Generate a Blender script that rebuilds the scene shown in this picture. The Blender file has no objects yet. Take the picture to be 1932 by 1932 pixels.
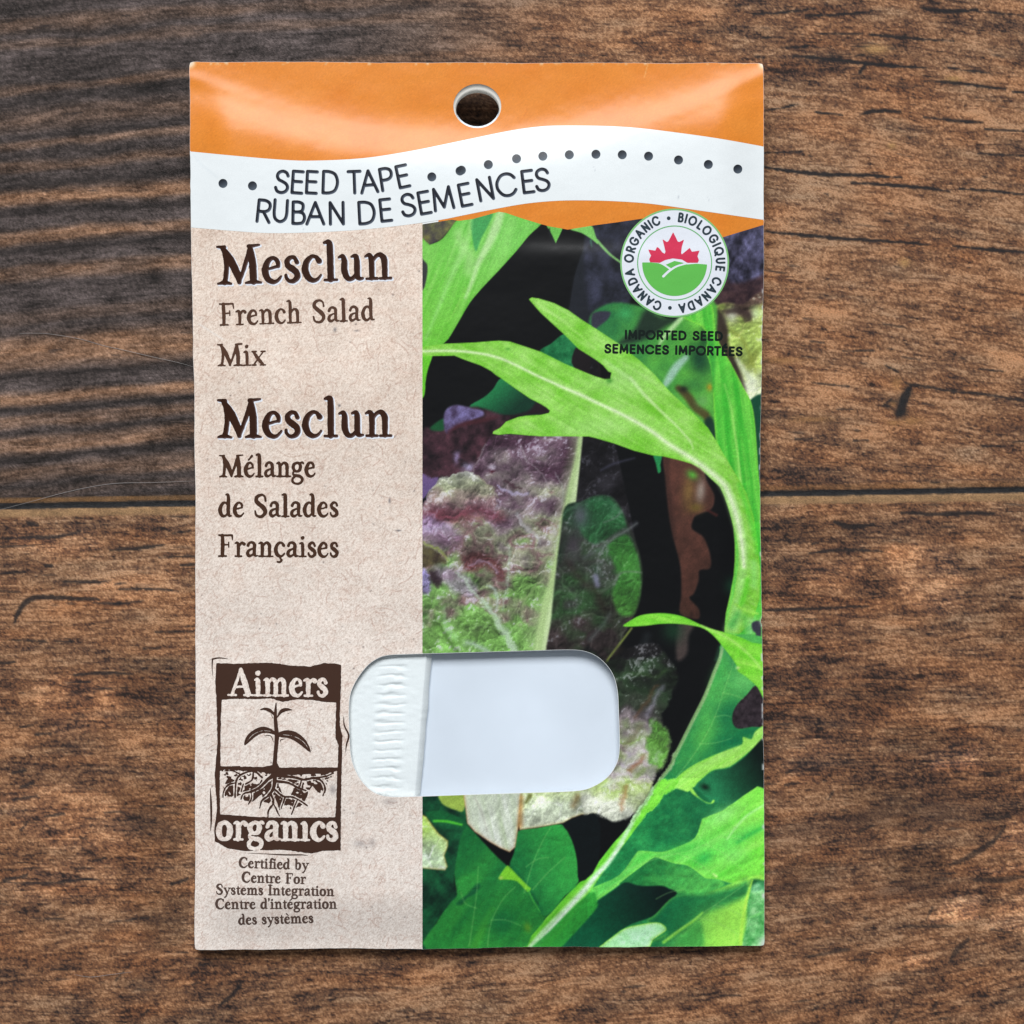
import bpy, math
import numpy as np

# ------------------------------------------------------------------ camera, world, lamps
S = 8.5e-5            # metres per layout unit (the packet is about 92 mm wide)
ZP = 0.0042           # height of the packet's face above the table
HC = ZP + 0.20        # camera height
scene = bpy.context.scene
cam_d = bpy.data.cameras.new("camera")
cam = bpy.data.objects.new("camera", cam_d)
scene.collection.objects.link(cam)
cam.location = (0, 0, HC)
cam_d.sensor_width = 36.0
cam_d.lens = 36.0 * 0.20 / (1932 * S)
cam_d.clip_start = 0.01
cam_d.clip_end = 50
scene.camera = cam

world = bpy.data.worlds.new("World")
scene.world = world
world.use_nodes = True
bg = world.node_tree.nodes["Background"]
bg.inputs["Color"].default_value = (0.86, 0.93, 1.0, 1)
bg.inputs["Strength"].default_value = 0.2


def area(name, loc, target, sx, sy, power, col):
    l = bpy.data.lights.new(name, "AREA")
    l.shape = "RECTANGLE"
    l.size, l.size_y, l.energy, l.color = sx, sy, power, col
    o = bpy.data.objects.new(name, l)
    scene.collection.objects.link(o)
    o.location = loc
    import mathutils
    d = mathutils.Vector(target) - mathutils.Vector(loc)
    o.rotation_euler = d.to_track_quat("-Z", "Y").to_euler()
    return o


area("window_light", (-0.22, 1.95, 1.88), (0, 0, 0), 1.95, 1.12, 104.0, (0.985, 0.99, 1.0))

vs = scene.view_settings
vs.view_transform = "Standard"
vs.look = "None"
vs.exposure = 0.0
vs.gamma = 1.0
vs.use_curve_mapping = False

# ------------------------------------------------------------------ numeric helpers
RNG = np.random.default_rng(7)
TAB = RNG.random((256, 256)).astype(np.float32)


def vnoise(x, y, seed=0):
    x = np.asarray(x, np.float32) + seed * 17.31
    y = np.asarray(y, np.float32) + seed * 9.77
    xi = np.floor(x).astype(np.int64)
    yi = np.floor(y).astype(np.int64)
    fx = x - xi
    fy = y - yi
    fx = fx * fx * (3 - 2 * fx)
    fy = fy * fy * (3 - 2 * fy)
    a = TAB[yi & 255, xi & 255]
    b = TAB[yi & 255, (xi + 1) & 255]
    c = TAB[(yi + 1) & 255, xi & 255]
    d = TAB[(yi + 1) & 255, (xi + 1) & 255]
    return (a + (b - a) * fx) * (1 - fy) + (c + (d - c) * fx) * fy


def fbm(x, y, seed=0, octv=4):
    s = 0.0
    a = 0.5
    t = 0.0
    for k in range(octv):
        s = s + a * vnoise(x * 2 ** k, y * 2 ** k, seed + k * 3)
        t += a
        a *= 0.55
    return s / t


def sstep(a, b, x):
    t = np.clip((x - a) / (b - a), 0, 1)
    return t * t * (3 - 2 * t)


def lin(c):
    c = np.asarray(c, np.float32) / 255.0
    c = np.clip(c, 0, 1)
    return np.where(c <= 0.04045, c / 12.92, ((c + 0.055) / 1.055) ** 2.4).astype(np.float32)


def spline(pts, closed=False, n=5):
    p = np.asarray(pts, np.float64)
    m = len(p)
    if m < 3:
        return p
    out = []
    rng = range(m) if closed else range(m - 1)
    for i in rng:
        if closed:
            p0, p1, p2, p3 = p[i - 1], p[i], p[(i + 1) % m], p[(i + 2) % m]
        else:
            p0, p1, p2, p3 = p[max(i - 1, 0)], p[i], p[i + 1], p[min(i + 2, m - 1)]
        for k in range(n):
            t = k / n
            out.append(0.5 * (2 * p1 + (p2 - p0) * t + (2 * p0 - 5 * p1 + 4 * p2 - p3) * t * t
                              + (3 * p1 - p0 - 3 * p2 + p3) * t ** 3))
    if not closed:
        out.append(p[-1])
    return np.array(out)


def poly_sdf(pts, X, Y):
    p = np.asarray(pts, np.float32)[:, :2]
    d2 = np.full(X.shape, 1e12, np.float32)
    ins = np.zeros(X.shape, bool)
    m = len(p)
    for i in range(m):
        ax, ay = p[i]
        bx, by = p[(i + 1) % m]
        ex, ey = bx - ax, by - ay
        L = ex * ex + ey * ey
        if L < 1e-9:
            continue
        t = np.clip(((X - ax) * ex + (Y - ay) * ey) / L, 0, 1)
        dx = X - ax - ex * t
        dy = Y - ay - ey * t
        d2 = np.minimum(d2, dx * dx + dy * dy)
        if ey != 0:
            c = (ay > Y) != (by > Y)
            ins ^= c & (X < ex * (Y - ay) / ey + ax)
    d = np.sqrt(d2)
    return np.where(ins, -d, d)


class Field:
    """A regular grid in layout units; F < 0 is inside."""

    def __init__(s, x0, y0, x1, y1, step, big=12.0):
        s.x0, s.y0, s.step = x0, y0, step
        s.nx = int(math.ceil((x1 - x0) / step)) + 1
        s.ny = int(math.ceil((y1 - y0) / step)) + 1
        s.xs = (x0 + np.arange(s.nx) * step).astype(np.float32)
        s.ys = (y0 + np.arange(s.ny) * step).astype(np.float32)
        s.X, s.Y = np.meshgrid(s.xs, s.ys)
        s.F = np.full((s.ny, s.nx), big, np.float32)
        s.rgb = None

    def win(s, xa, ya, xb, yb):
        i0 = max(int((xa - s.x0) / s.step), 0)
        j0 = max(int((ya - s.y0) / s.step), 0)
        i1 = min(int((xb - s.x0) / s.step) + 2, s.nx)
        j1 = min(int((yb - s.y0) / s.step) + 2, s.ny)
        if i1 <= i0 or j1 <= j0:
            return None
        return slice(j0, j1), slice(i0, i1)

    def stroke_d(s, pts, pad, dest=None):
        """min-combines the distance to a variable-radius polyline into dest"""
        dest = s.F if dest is None else dest
        p = np.asarray(pts, np.float64)
        if len(p) == 1:
            p = np.vstack([p, p + [[0.01, 0, 0]]])
        for (ax, ay, ar), (bx, by, br) in zip(p[:-1], p[1:]):
            r = max(ar, br) + pad
            w = s.win(min(ax, bx) - r, min(ay, by) - r, max(ax, bx) + r, max(ay, by) + r)
            if w is None:
                continue
            X, Y = s.X[w], s.Y[w]
            ex, ey = bx - ax, by - ay
            L = ex * ex + ey * ey + 1e-9
            t = np.clip(((X - ax) * ex + (Y - ay) * ey) / L, 0, 1)
            d = np.hypot(X - ax - ex * t, Y - ay - ey * t) - (ar + (br - ar) * t)
            dest[w] = np.minimum(dest[w], d)

    # ---- colour painting
    def fill(s, rgb):
        s.rgb = np.empty((s.ny, s.nx, 3), np.float32)
        s.rgb[:] = rgb

    def _blend(s, w, a, col):
        a = a[..., None]
        s.rgb[w] = s.rgb[w] * (1 - a) + np.asarray(col, np.float32) * a

    def poly(s, pts, col, soft=1.2, alpha=1.0, smooth=True, tex=None, rim=None, n=4):
        """fills a closed outline; tex(X, Y, depth, base) may return a colour array; rim = (colour, width, strength)"""
        q = spline(pts, True, n) if smooth else np.asarray(pts, float)
        m = soft * 2 + 2
        w = s.win(q[:, 0].min() - m, q[:, 1].min() - m, q[:, 0].max() + m, q[:, 1].max() + m)
        if w is None:
            return
        X, Y = s.X[w], s.Y[w]
        d = poly_sdf(q, X, Y)
        a = alpha * sstep(soft, -soft, d)
        base = np.empty(X.shape + (3,), np.float32)
        base[:] = col
        if tex is not None:
            base = tex(X, Y, -d, base)
        if rim is not None:
            k = rim[2] * np.exp(-np.maximum(-d, 0) / rim[1])[..., None]
            base = base * (1 - k) + np.asarray(rim[0], np.float32) * k
        s._blend(w, a, base)

    def line(s, pts, col, soft=1.5, alpha=1.0, smooth=True):
        p = np.asarray(pts, float)
        if smooth:
            p = spline(p, False, 5)
        r = p[:, 2].max() + soft * 2 + 2
        w = s.win(p[:, 0].min() - r, p[:, 1].min() - r, p[:, 0].max() + r, p[:, 1].max() + r)
        if w is None:
            return
        d = np.full(s.F.shape, 99.0, np.float32)
        s.stroke_d(p, soft * 2 + 2, d)
        s._blend(w, alpha * sstep(soft, -soft, d[w]), col)

    def blob(s, x, y, rx, ry, col, alpha=1.0, ang=0.0):
        R = max(rx, ry) * 2.2
        w = s.win(x - R, y - R, x + R, y + R)
        if w is None:
            return
        c, sn = math.cos(ang), math.sin(ang)
        dx, dy = s.X[w] - x, s.Y[w] - y
        u, v = (dx * c + dy * sn) / rx, (-dx * sn + dy * c) / ry
        s._blend(w, alpha * np.exp(-(u * u + v * v)), col)


# ------------------------------------------------------------------ shape of the packet
QUAD = [(357.5, 117), (1440, 119.5), (1441.5, 500), (1434, 900), (1440, 1350), (1443, 1785),
        (1000, 1787), (798, 1791), (650, 1789), (367, 1793), (369, 1300), (369.5, 950), (362, 500)]
HOLE_C = (900.5, 200.0)
HOLE_R = (45.0, 41.5)
k_ = 0.29412
WIN = [(632.8 + a * k_, 1201.0 + b * k_) for a, b in
       [(330, 122), (480, 114), (900, 102), (1250, 92), (1500, 86), (1610, 98), (1700, 145), (1775, 235), (1808, 350),
        (1816, 500), (1822, 690), (1808, 800), (1750, 895), (1650, 962), (1530, 990), (1200, 1002), (800, 1015),
        (480, 1026), (350, 1026), (250, 1000), (165, 920), (108, 800), (92, 650), (90, 420), (120, 310), (190, 205), (255, 150)]]


def lift(y):
    """the header end stands a little off the table"""
    return 0.0034 * sstep(1250, 118, np.asarray(y, np.float64))


def height(x, y):
    """height of the packet's front sheet over the table, metres"""
    x = np.asarray(x, np.float64)
    y = np.asarray(y, np.float64)
    dt = y - 118
    db = 1790 - y
    dl = x - 362
    dr = 1441 - x
    b = 152 - 98 * ((x - 870) / 520) ** 2
    b = b + 10 * np.sin(x / 70.0) * np.exp(-((x - 1180) / 160) ** 2)
    h = 0.0019 + 0.00097 * (1 + np.tanh((dt - b) / 45.0))
    rid = 1 / (1 + np.exp(-(x - 975) / 22.0)) * (0.75 + 0.25 * np.cos((x - 1045) / 75.0))
    h = h + 0.00022 * rid * (1 + np.tanh((y - 466) / 15.0)) * np.exp(-np.maximum(y - 500, 0) / 320)
    side = sstep(-8, 90, dl) * sstep(-8, 90, dr) * sstep(-5, 110, db)
    h = 0.0016 + (h - 0.0016) * (0.35 + 0.65 * side) + 0.0007 * sstep(250, 1000, y) * sstep(0, 420, db) * sstep(0, 300, dl) * sstep(0, 300, dr)
    h = h + lift(y)
    # slight waves and handling dents
    h = h + 0.00012 * (fbm(x / 130.0, y / 75.0, 501, 2) - .5) + 0.00003 * (fbm(x / 27.0, y / 19.0, 505, 2) - .5)
    # folds that run in from the two upper corners
    h = h + 0.00012 * np.exp(-((dt - 30 - 0.32 * dl) / 14.0) ** 2) * np.exp(-dl / 110)
    h = h + 0.00018 * np.exp(-((dt - 22 - 0.42 * dr) / 17.0) ** 2) * np.exp(-dr / 140)
    h = h + 0.00005 * np.sin(x / 61.0 + 0.6 * np.sin(y / 90.0)) * np.sin(y / 83.0 + 1.0) * side
    return h


def project(x, y, z):
    f = (HC - z) / (HC - ZP)
    return (x - 966) * S * f, (966 - y) * S * f, z


# ------------------------------------------------------------------ mesh helpers
def build_mesh(name, co, polys, mat, parent=None, rgb=None, normals=None, smooth=True):
    """polys: list of (n, k) index arrays"""
    me = bpy.data.meshes.new(name)
    co = np.ascontiguousarray(co, np.float32)
    polys = [np.asarray(p, np.int32) for p in polys if len(p)]
    nl = sum(p.size for p in polys)
    npol = sum(len(p) for p in polys)
    me.vertices.add(len(co))
    me.vertices.foreach_set("co", co.ravel())
    me.loops.add(nl)
    me.loops.foreach_set("vertex_index", np.concatenate([p.ravel() for p in polys]))
    me.polygons.add(npol)
    tot = np.concatenate([np.full(len(p), p.shape[1], np.int32) for p in polys])
    st = np.concatenate([[0], np.cumsum(tot)[:-1]]).astype(np.int32)
    me.polygons.foreach_set("loop_start", st)
    me.update(calc_edges=True)
    me.validate()
    if rgb is not None:
        at = me.color_attributes.new("Col", "FLOAT_COLOR", "POINT")
        c4 = np.ones((len(co), 4), np.float32)
        c4[:, :3] = rgb
        at.data.foreach_set("color", c4.ravel())
    me.polygons.foreach_set("use_smooth", np.full(npol, smooth, bool))
    if normals is not None:
        me.normals_split_custom_set_from_vertices(normals.tolist())
    if mat is not None:
        me.materials.append(mat)
    o = bpy.data.objects.new(name, me)
    scene.collection.objects.link(o)
    if parent is not None:
        o.parent = parent
    return o


def contour(f, hfun, zoff):
    """Polygons of the region F < 0. Returns coordinates, polygons, colours, normals, rim segments, layout xy."""
    F = f.F
    ins = F < 0
    ny, nx = F.shape
    vid = np.full((ny, nx), -1, np.int64)
    n0 = int(ins.sum())
    vid[ins] = np.arange(n0)
    hx = ins[:, :-1] != ins[:, 1:]
    vx = ins[:-1, :] != ins[1:, :]
    he = np.full(hx.shape, -1, np.int64)
    he[hx] = n0 + np.arange(int(hx.sum()))
    n1 = n0 + int(hx.sum())
    ve = np.full(vx.shape, -1, np.int64)
    ve[vx] = n1 + np.arange(int(vx.sum()))
    px = [f.X[ins]]
    py = [f.Y[ins]]
    j, i = np.nonzero(hx)
    t = F[j, i] / (F[j, i] - F[j, i + 1])
    px.append(f.xs[i] + t * f.step)
    py.append(f.ys[j])
    cols = None
    if f.rgb is not None:
        cols = [f.rgb[ins], f.rgb[j, i] * (1 - t)[:, None] + f.rgb[j, i + 1] * t[:, None]]
    j, i = np.nonzero(vx)
    t = F[j, i] / (F[j, i] - F[j + 1, i])
    px.append(f.xs[i])
    py.append(f.ys[j] + t * f.step)
    if cols is not None:
        cols.append(f.rgb[j, i] * (1 - t)[:, None] + f.rgb[j + 1, i] * t[:, None])
        cols = np.concatenate(cols)
    px = np.concatenate(px).astype(np.float64)
    py = np.concatenate(py).astype(np.float64)
    c = [vid[:-1, :-1], vid[:-1, 1:], vid[1:, 1:], vid[1:, :-1]]
    e = [he[:-1, :], ve[:, 1:], he[1:, :], ve[:, :-1]]
    I = [ins[:-1, :-1], ins[:-1, 1:], ins[1:, 1:], ins[1:, :-1]]
    case = I[0] * 1 + I[1] * 2 + I[2] * 4 + I[3] * 8
    polys = []
    segs = []
    for cs in range(1, 16):
        m = case == cs
        if not m.any():
            continue
        nodes = []
        kinds = []
        for q in range(4):
            a = bool(cs >> q & 1)
            b2 = bool(cs >> ((q + 1) % 4) & 1)
            if a:
                nodes.append(c[q][m])
                kinds.append(0)
            if a != b2:
                nodes.append(e[q][m])
                kinds.append(1)
        arr = np.stack(nodes, 1)
        polys.append(arr[:, ::-1])
        L = len(kinds)
        for q in range(L):
            if kinds[q] and kinds[(q + 1) % L]:
                segs.append(arr[:, [q, (q + 1) % L]])
    z = hfun(px, py) + zoff
    X, Y, Z = project(px, py, z)
    d = 0.7
    gx = (hfun(px + d, py) - hfun(px - d, py)) / (2 * d * S)
    gy = -(hfun(px, py + d) - hfun(px, py - d)) / (2 * d * S)
    N = np.stack([-gx, -gy, np.ones_like(gx)], 1)
    N /= np.linalg.norm(N, axis=1)[:, None]
    segs = np.concatenate(segs) if segs else np.zeros((0, 2), int)
    return np.stack([X, Y, Z], 1), polys, cols, N, segs, np.stack([px, py], 1)


def layer(name, f, zoff, mat, parent, hfun=height):
    co, polys, cols, N, _, _ = contour(f, hfun, zoff)
    return build_mesh(name, co, polys, mat, parent, cols, N)


# ------------------------------------------------------------------ materials
def principled(name):
    m = bpy.data.materials.new(name)
    m.use_nodes = True
    return m, m.node_tree, m.node_tree.nodes["Principled BSDF"]


def print_material(name, rough=0.5, coat=0.42, coat_rough=0.27, grain=0.06, bump=0.06, scale=9000):
    """printed, lightly varnished card: colour from the print, fine mottling and a slight paper tooth"""
    m, nt, b = principled(name)
    at = nt.nodes.new("ShaderNodeAttribute")
    at.attribute_name = "Col"
    tc = nt.nodes.new("ShaderNodeTexCoord")
    nz = nt.nodes.new("ShaderNodeTexNoise")
    nz.inputs["Scale"].default_value = scale
    nz.inputs["Detail"].default_value = 2
    nt.links.new(tc.outputs["Object"], nz.inputs["Vector"])
    mr = nt.nodes.new("ShaderNodeMapRange")
    mr.inputs["From Min"].default_value = 0.25
    mr.inputs["From Max"].default_value = 0.75
    mr.inputs["To Min"].default_value = 1 - grain
    mr.inputs["To Max"].default_value = 1 + grain
    nt.links.new(nz.outputs["Fac"], mr.inputs["Value"])
    mx = nt.nodes.new("ShaderNodeMix")
    mx.data_type = "RGBA"
    mx.blend_type = "MULTIPLY"
    mx.inputs["Factor"].default_value = 1
    nt.links.new(at.outputs["Color"], mx.inputs[6])
    nt.links.new(mr.outputs["Result"], mx.inputs[7])
    nt.links.new(mx.outputs[2], b.inputs["Base Color"])
    bp = nt.nodes.new("ShaderNodeBump")
    bp.inputs["Strength"].default_value = bump
    bp.inputs["Distance"].default_value = 0.00004
    nt.links.new(nz.outputs["Fac"], bp.inputs["Height"])
    nt.links.new(bp.outputs["Normal"], b.inputs["Normal"])
    nt.links.new(bp.outputs["Normal"], b.inputs["Coat Normal"])
    b.inputs["Roughness"].default_value = rough
    b.inputs["Specular IOR Level"].default_value = 0.08
    b.inputs["Coat Weight"].default_value = coat
    b.inputs["Coat Roughness"].default_value = coat_rough
    return m


def paper_material(name, col, rough=0.6, noise=0.03, scale=1500):
    m, nt, b = principled(name)
    tc = nt.nodes.new("ShaderNodeTexCoord")
    nz = nt.nodes.new("ShaderNodeTexNoise")
    nz.inputs["Scale"].default_value = scale
    nz.inputs["Detail"].default_value = 4
    nt.links.new(tc.outputs["Object"], nz.inputs["Vector"])
    cr = nt.nodes.new("ShaderNodeValToRGB")
    c = np.array(col)
    cr.color_ramp.elements[0].position = 0.3
    cr.color_ramp.elements[1].position = 0.7
    cr.color_ramp.elements[0].color = tuple(c * (1 - noise)) + (1,)
    cr.color_ramp.elements[1].color = tuple(np.minimum(c * (1 + noise), 1)) + (1,)
    nt.links.new(nz.outputs["Fac"], cr.inputs["Fac"])
    nt.links.new(cr.outputs["Color"], b.inputs["Base Color"])
    b.inputs["Roughness"].default_value = rough
    bp = nt.nodes.new("ShaderNodeBump")
    bp.inputs["Strength"].default_value = 0.15
    bp.inputs["Distance"].default_value = 0.00003
    nt.links.new(nz.outputs["Fac"], bp.inputs["Height"])
    nt.links.new(bp.outputs["Normal"], b.inputs["Normal"])
    return m


M_PRINT = print_material("printed_card")
M_INK = print_material("printed_ink", rough=0.5, coat=0.4, grain=0.08)
M_CARD = paper_material("white_card", (0.84, 0.86, 0.86), 0.5)
M_RIM = paper_material("cut_card_edge", (0.86, 0.83, 0.76), 0.8)
M_INSIDE = paper_material("inner_card", (0.73, 0.81, 0.90), 0.5, 0.06, 55)  # blue tint and broad mottling stand in for reflections in the window film
M_TISSUE = paper_material("tissue_tape", (0.83, 0.89, 0.90), 0.9, 0.04, 5000)


def film_material():
    m = bpy.data.materials.new("clear_film")
    m.use_nodes = True
    nt = m.node_tree
    nt.nodes.clear()
    out = nt.nodes.new("ShaderNodeOutputMaterial")
    tr = nt.nodes.new("ShaderNodeBsdfTransparent")
    gl = nt.nodes.new("ShaderNodeBsdfGlossy")
    gl.inputs["Roughness"].default_value = 0.12
    mix = nt.nodes.new("ShaderNodeMixShader")
    lw = nt.nodes.new("ShaderNodeLayerWeight")
    lw.inputs["Blend"].default_value = 0.5
    pw = nt.nodes.new("ShaderNodeMath")
    pw.operation = "POWER"
    pw.inputs[1].default_value = 5.0
    fr = nt.nodes.new("ShaderNodeMath")
    fr.operation = "MULTIPLY_ADD"
    fr.inputs[1].default_value = 0.9
    fr.inputs[2].default_value = 0.05
    nt.links.new(lw.outputs["Facing"], pw.inputs[0])
    nt.links.new(pw.outputs[0], fr.inputs[0])
    tc = nt.nodes.new("ShaderNodeTexCoord")
    nz = nt.nodes.new("ShaderNodeTexNoise")
    nz.inputs["Scale"].default_value = 90
    nz.inputs["Detail"].default_value = 1
    bp = nt.nodes.new("ShaderNodeBump")
    bp.inputs["Strength"].default_value = 0.5
    bp.inputs["Distance"].default_value = 0.0008
    nt.links.new(tc.outputs["Object"], nz.inputs["Vector"])
    nt.links.new(nz.outputs["Fac"], bp.inputs["Height"])
    nt.links.new(bp.outputs["Normal"], gl.inputs["Normal"])
    nt.links.new(fr.outputs[0], mix.inputs["Fac"])
    nt.links.new(tr.outputs["BSDF"], mix.inputs[1])
    nt.links.new(gl.outputs["BSDF"], mix.inputs[2])
    nt.links.new(mix.outputs["Shader"], out.inputs["Surface"])
    return m


M_FILM = film_material()


def tag(o, label, cat=None, group=None, kind=None):
    o["label"] = label
    if cat:
        o["category"] = cat
    if group:
        o["group"] = group
    if kind:
        o["kind"] = kind
    return o


# ------------------------------------------------------------------ the table
def TL(ox, oy, span, px=1932.0):
    """turns points read off one close look at the table into layout units"""
    k = span / px * 0.64572
    x0, y0 = ox * 0.64572, oy * 0.64572
    return lambda pts: [(x0 + p[0] * k, y0 + p[1] * k) + tuple(p[2:]) for p in pts]


def groove_y(x):
    return 955.5 - 0.0165 * x


def wood_grid():
    fine = np.arange(-60, 1993, 2.5)
    ext = np.concatenate([np.arange(6, 500, 6.0), np.arange(510, 1600, 16.0), [1800, 2300, 3200, 4800, 7000]])
    ax = np.concatenate([(fine[0] - ext)[::-1], fine, fine[-1] + ext])
    f = Field(0, 0, 10, 10, 5)
    f.xs = f.ys = ax.astype(np.float32)
    f.X, f.Y = np.meshgrid(f.xs, f.ys)
    f.ny, f.nx = f.X.shape
    return f


def make_table():
    f = wood_grid()
    X, Y = f.X, f.Y
    gy = groove_y(X)
    up = Y < gy
    # grain runs along the boards and arches a little
    G1 = Y - 0.075 * np.clip(X - 850, -1200, 1300) ** 2 / 1000.0
    G2 = Y + 0.085 * np.clip(X, 0, 2300) ** 2 / 1932.0 * sstep(1200, 1900, Y) + 0.02 * X
    G = np.where(up, G1, G2 + 700)
    wob = (fbm(X / 160.0, G / 40.0, 3) - 0.5) * 26
    G = G + wob
    lo = fbm(X / 420.0, G / 34.0, 11, 4)
    mid = fbm(X / 95.0, G / 11.0, 21, 4)
    fib = fbm(X / 38.0, G / 3.0, 31, 3)
    iso = fbm(X / 46.0, Y / 34.0, 41, 4)
    spk = fbm((X + Y * 0.5) / 5.0, (Y - 0.4 * X) / 3.0, 51, 2)
    big = fbm(X / 500.0, Y / 330.0, 61, 3)
    t = 0.60 + 0.38 * (lo - 0.5) + 0.5 * (mid - 0.5) + 0.95 * (fib - 0.5) + 0.8 * (iso - 0.5) + 0.85 * (spk - 0.5) + 0.5 * (big - 0.5)
    t = t + 0.34 * (np.random.default_rng(77).random(X.shape) - 0.5)
    t = t - 0.22 * sstep(.62, .80, fbm(X / 30.0, G / 3.6, 91, 3)) - 0.12 * sstep(.62, .8, fbm(X / 12.0, Y / 10.0, 95, 3))
    stops = np.array([[0.0, 42, 33, 30], [0.2, 80, 57, 45], [0.4, 108, 75, 54], [0.58, 126, 89, 62], [0.78, 152, 111, 77], [1.0, 184, 140, 102]], np.float32)

    def ramp(t):
        t = np.clip(t, 0, 1)
        return np.stack([np.interp(t, stops[:, 0], stops[:, k]) for k in (1, 2, 3)], -1).astype(np.float32)

    col = ramp(t)
    # warmer and cooler patches
    hue = (fbm(X / 130.0, G / 30.0, 71, 3) - 0.5)[..., None]
    col = col * (1 + hue * np.array([0.16, 0.0, -0.16], np.float32))
    # the darker, greyer end of the upper board
    left = np.where(up, sstep(1120, 480, X + 0.25 * (Y - 400)), 0.0)
    xb = np.clip(X, -200, 2100)
    Gb = Y + 0.085 * (xb - 180) - 0.00002 * (xb - 180) ** 2 + wob * 0.7
    brown = np.zeros_like(X)
    for yc, w, a in [(38, 14, .45), (75, 10, .35), (155, 9, .55), (212, 20, .42), (262, 9, .5), (300, 10, .6), (364, 17, 1.0), (437, 14, .95),
                     (507, 14, .75), (590, 14, .30), (655, 29, 1.0), (742, 12, .95), (783, 12, .7), (828, 18, .8), (884, 15, .55), (918, 10, .2)]:
        brown = np.maximum(brown, a * np.exp(-(np.abs(Gb - yc) / w) ** 3))
    brown = np.clip(brown * (0.72 + 0.9 * (mid - 0.35)), 0, 1)
    dark = np.stack([66 + 62 * (t - .5), 58 + 56 * (t - .5), 54 + 54 * (t - .5)], -1)
    lightb = np.stack([126 + 95 * (t - .5), 92 + 80 * (t - .5), 66 + 66 * (t - .5)], -1)
    band = dark * (1 - brown[..., None]) + lightb * brown[..., None]
    edge = np.zeros_like(X)
    for yc, w, a in [(336, 9, .6), (393, 7, .8), (462, 7, .7), (530, 6, .4), (697, 7, .9), (761, 5, 1.0), (805, 5, .6), (855, 7, .8), (908, 9, .6), (178, 6, .5), (246, 6, .5)]:
        edge = np.maximum(edge, a * np.exp(-((Gb - yc) / w) ** 2))
    band = band * (1 - 0.42 * (edge * (0.5 + 0.9 * mid))[..., None])
    col = col * (1 - left[..., None]) + band * left[..., None]
    f.rgb = np.clip(col, 0, 255).astype(np.float32)
    # dark pores and cracks
    n0 = int(np.argmin(np.abs(f.xs + 60)))
    inner = slice(n0, n0 + 822)
    g = Field(-60, -60, 1990, 1990, 2.5)
    g.rgb = f.rgb[inner, inner][:g.ny, :g.nx].copy()
    jit = fbm(g.X / 9.0, g.Y / 5.0, 81, 3)

    def crack(T, pts, r, a=0.92, col=(34, 32, 33)):
        pts = T([p for p in pts])
        n = len(pts)
        q = []
        for i, p in enumerate(pts):
            e = 0.45 if i in (0, n - 1) else 1.0
            q.append((p[0], p[1], r * e))
        p = spline(q, False, 5)
        d = np.full(g.F.shape, 99.0, np.float32)
        g.stroke_d(p, 8, d)
        m = r + 10
        w = g.win(p[:, 0].min() - m, p[:, 1].min() - m, p[:, 0].max() + m, p[:, 1].max() + m)
        if w is None:
            return
        dd = d[w] + (jit[w] - 0.5) * 5.0
        g._blend(w, a * sstep(2.4, -1.2, dd), col)

    R1 = TL(2200, 0, 792)
    for pts, r in [([(80, 1650), (300, 1670), (560, 1695), (720, 1705), (1100, 1730), (1250, 1745)], 2.6), ([(1430, 1755), (1700, 1780), (1932, 1800)], 2.6),
                   ([(80, 1190), (300, 1225), (560, 1245), (800, 1250), (1060, 1265)], 3.2), ([(700, 1300), (980, 1320), (1230, 1340), (1400, 1365)], 2.8),
                   ([(1470, 1345), (1700, 1360), (1932, 1385)], 2.8), ([(0, 402), (80, 412)], 2.2), ([(290, 400), (480, 415), (760, 445), (1000, 470), (1250, 485)], 3.0),
                   ([(1390, 480), (1640, 520)], 2.2), ([(440, 240), (780, 240)], 2.2), ([(830, 245), (1080, 270), (1430, 292)], 2.4), ([(70, 265), (180, 270)], 1.8),
                   ([(200, 335), (330, 338), (400, 325)], 2.0), ([(380, 110), (600, 105), (850, 80)], 2.0), ([(1200, 60), (1400, 82), (1600, 70)], 3.6), ([(1600, 82), (1932, 112)], 1.8),
                   ([(720, 335), (830, 330)], 1.8), ([(80, 790), (250, 760), (320, 740)], 1.8), ([(450, 800), (640, 820)], 2.4), ([(770, 815), (870, 792), (1050, 795)], 3.4),
                   ([(1220, 835), (1480, 865), (1640, 870)], 2.2), ([(1650, 920), (1932, 935)], 2.6), ([(1210, 575), (1440, 590), (1640, 615), (1800, 635)], 2.2),
                   ([(1850, 655), (1932, 660)], 2.6), ([(80, 1090), (360, 1080)], 1.8), ([(1600, 1095), (1932, 1110)], 1.4), ([(760, 520), (800, 460)], 5.5),
                   ([(730, 400), (790, 385)], 3.5), ([(440, 60), (200, 90), (0, 100)], 1.6)]:
        crack(R1, pts, r)
    for x, y, r in [(1140, 690, 2.4), (410, 1110, 1.8), (1100, 1600, 2.5), (520, 1380, 3)]:
        crack(R1, [(x - 10, y), (x + 12, y + 8)], r, .7)
    R2 = TL(2200, 1000, 792)
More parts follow.
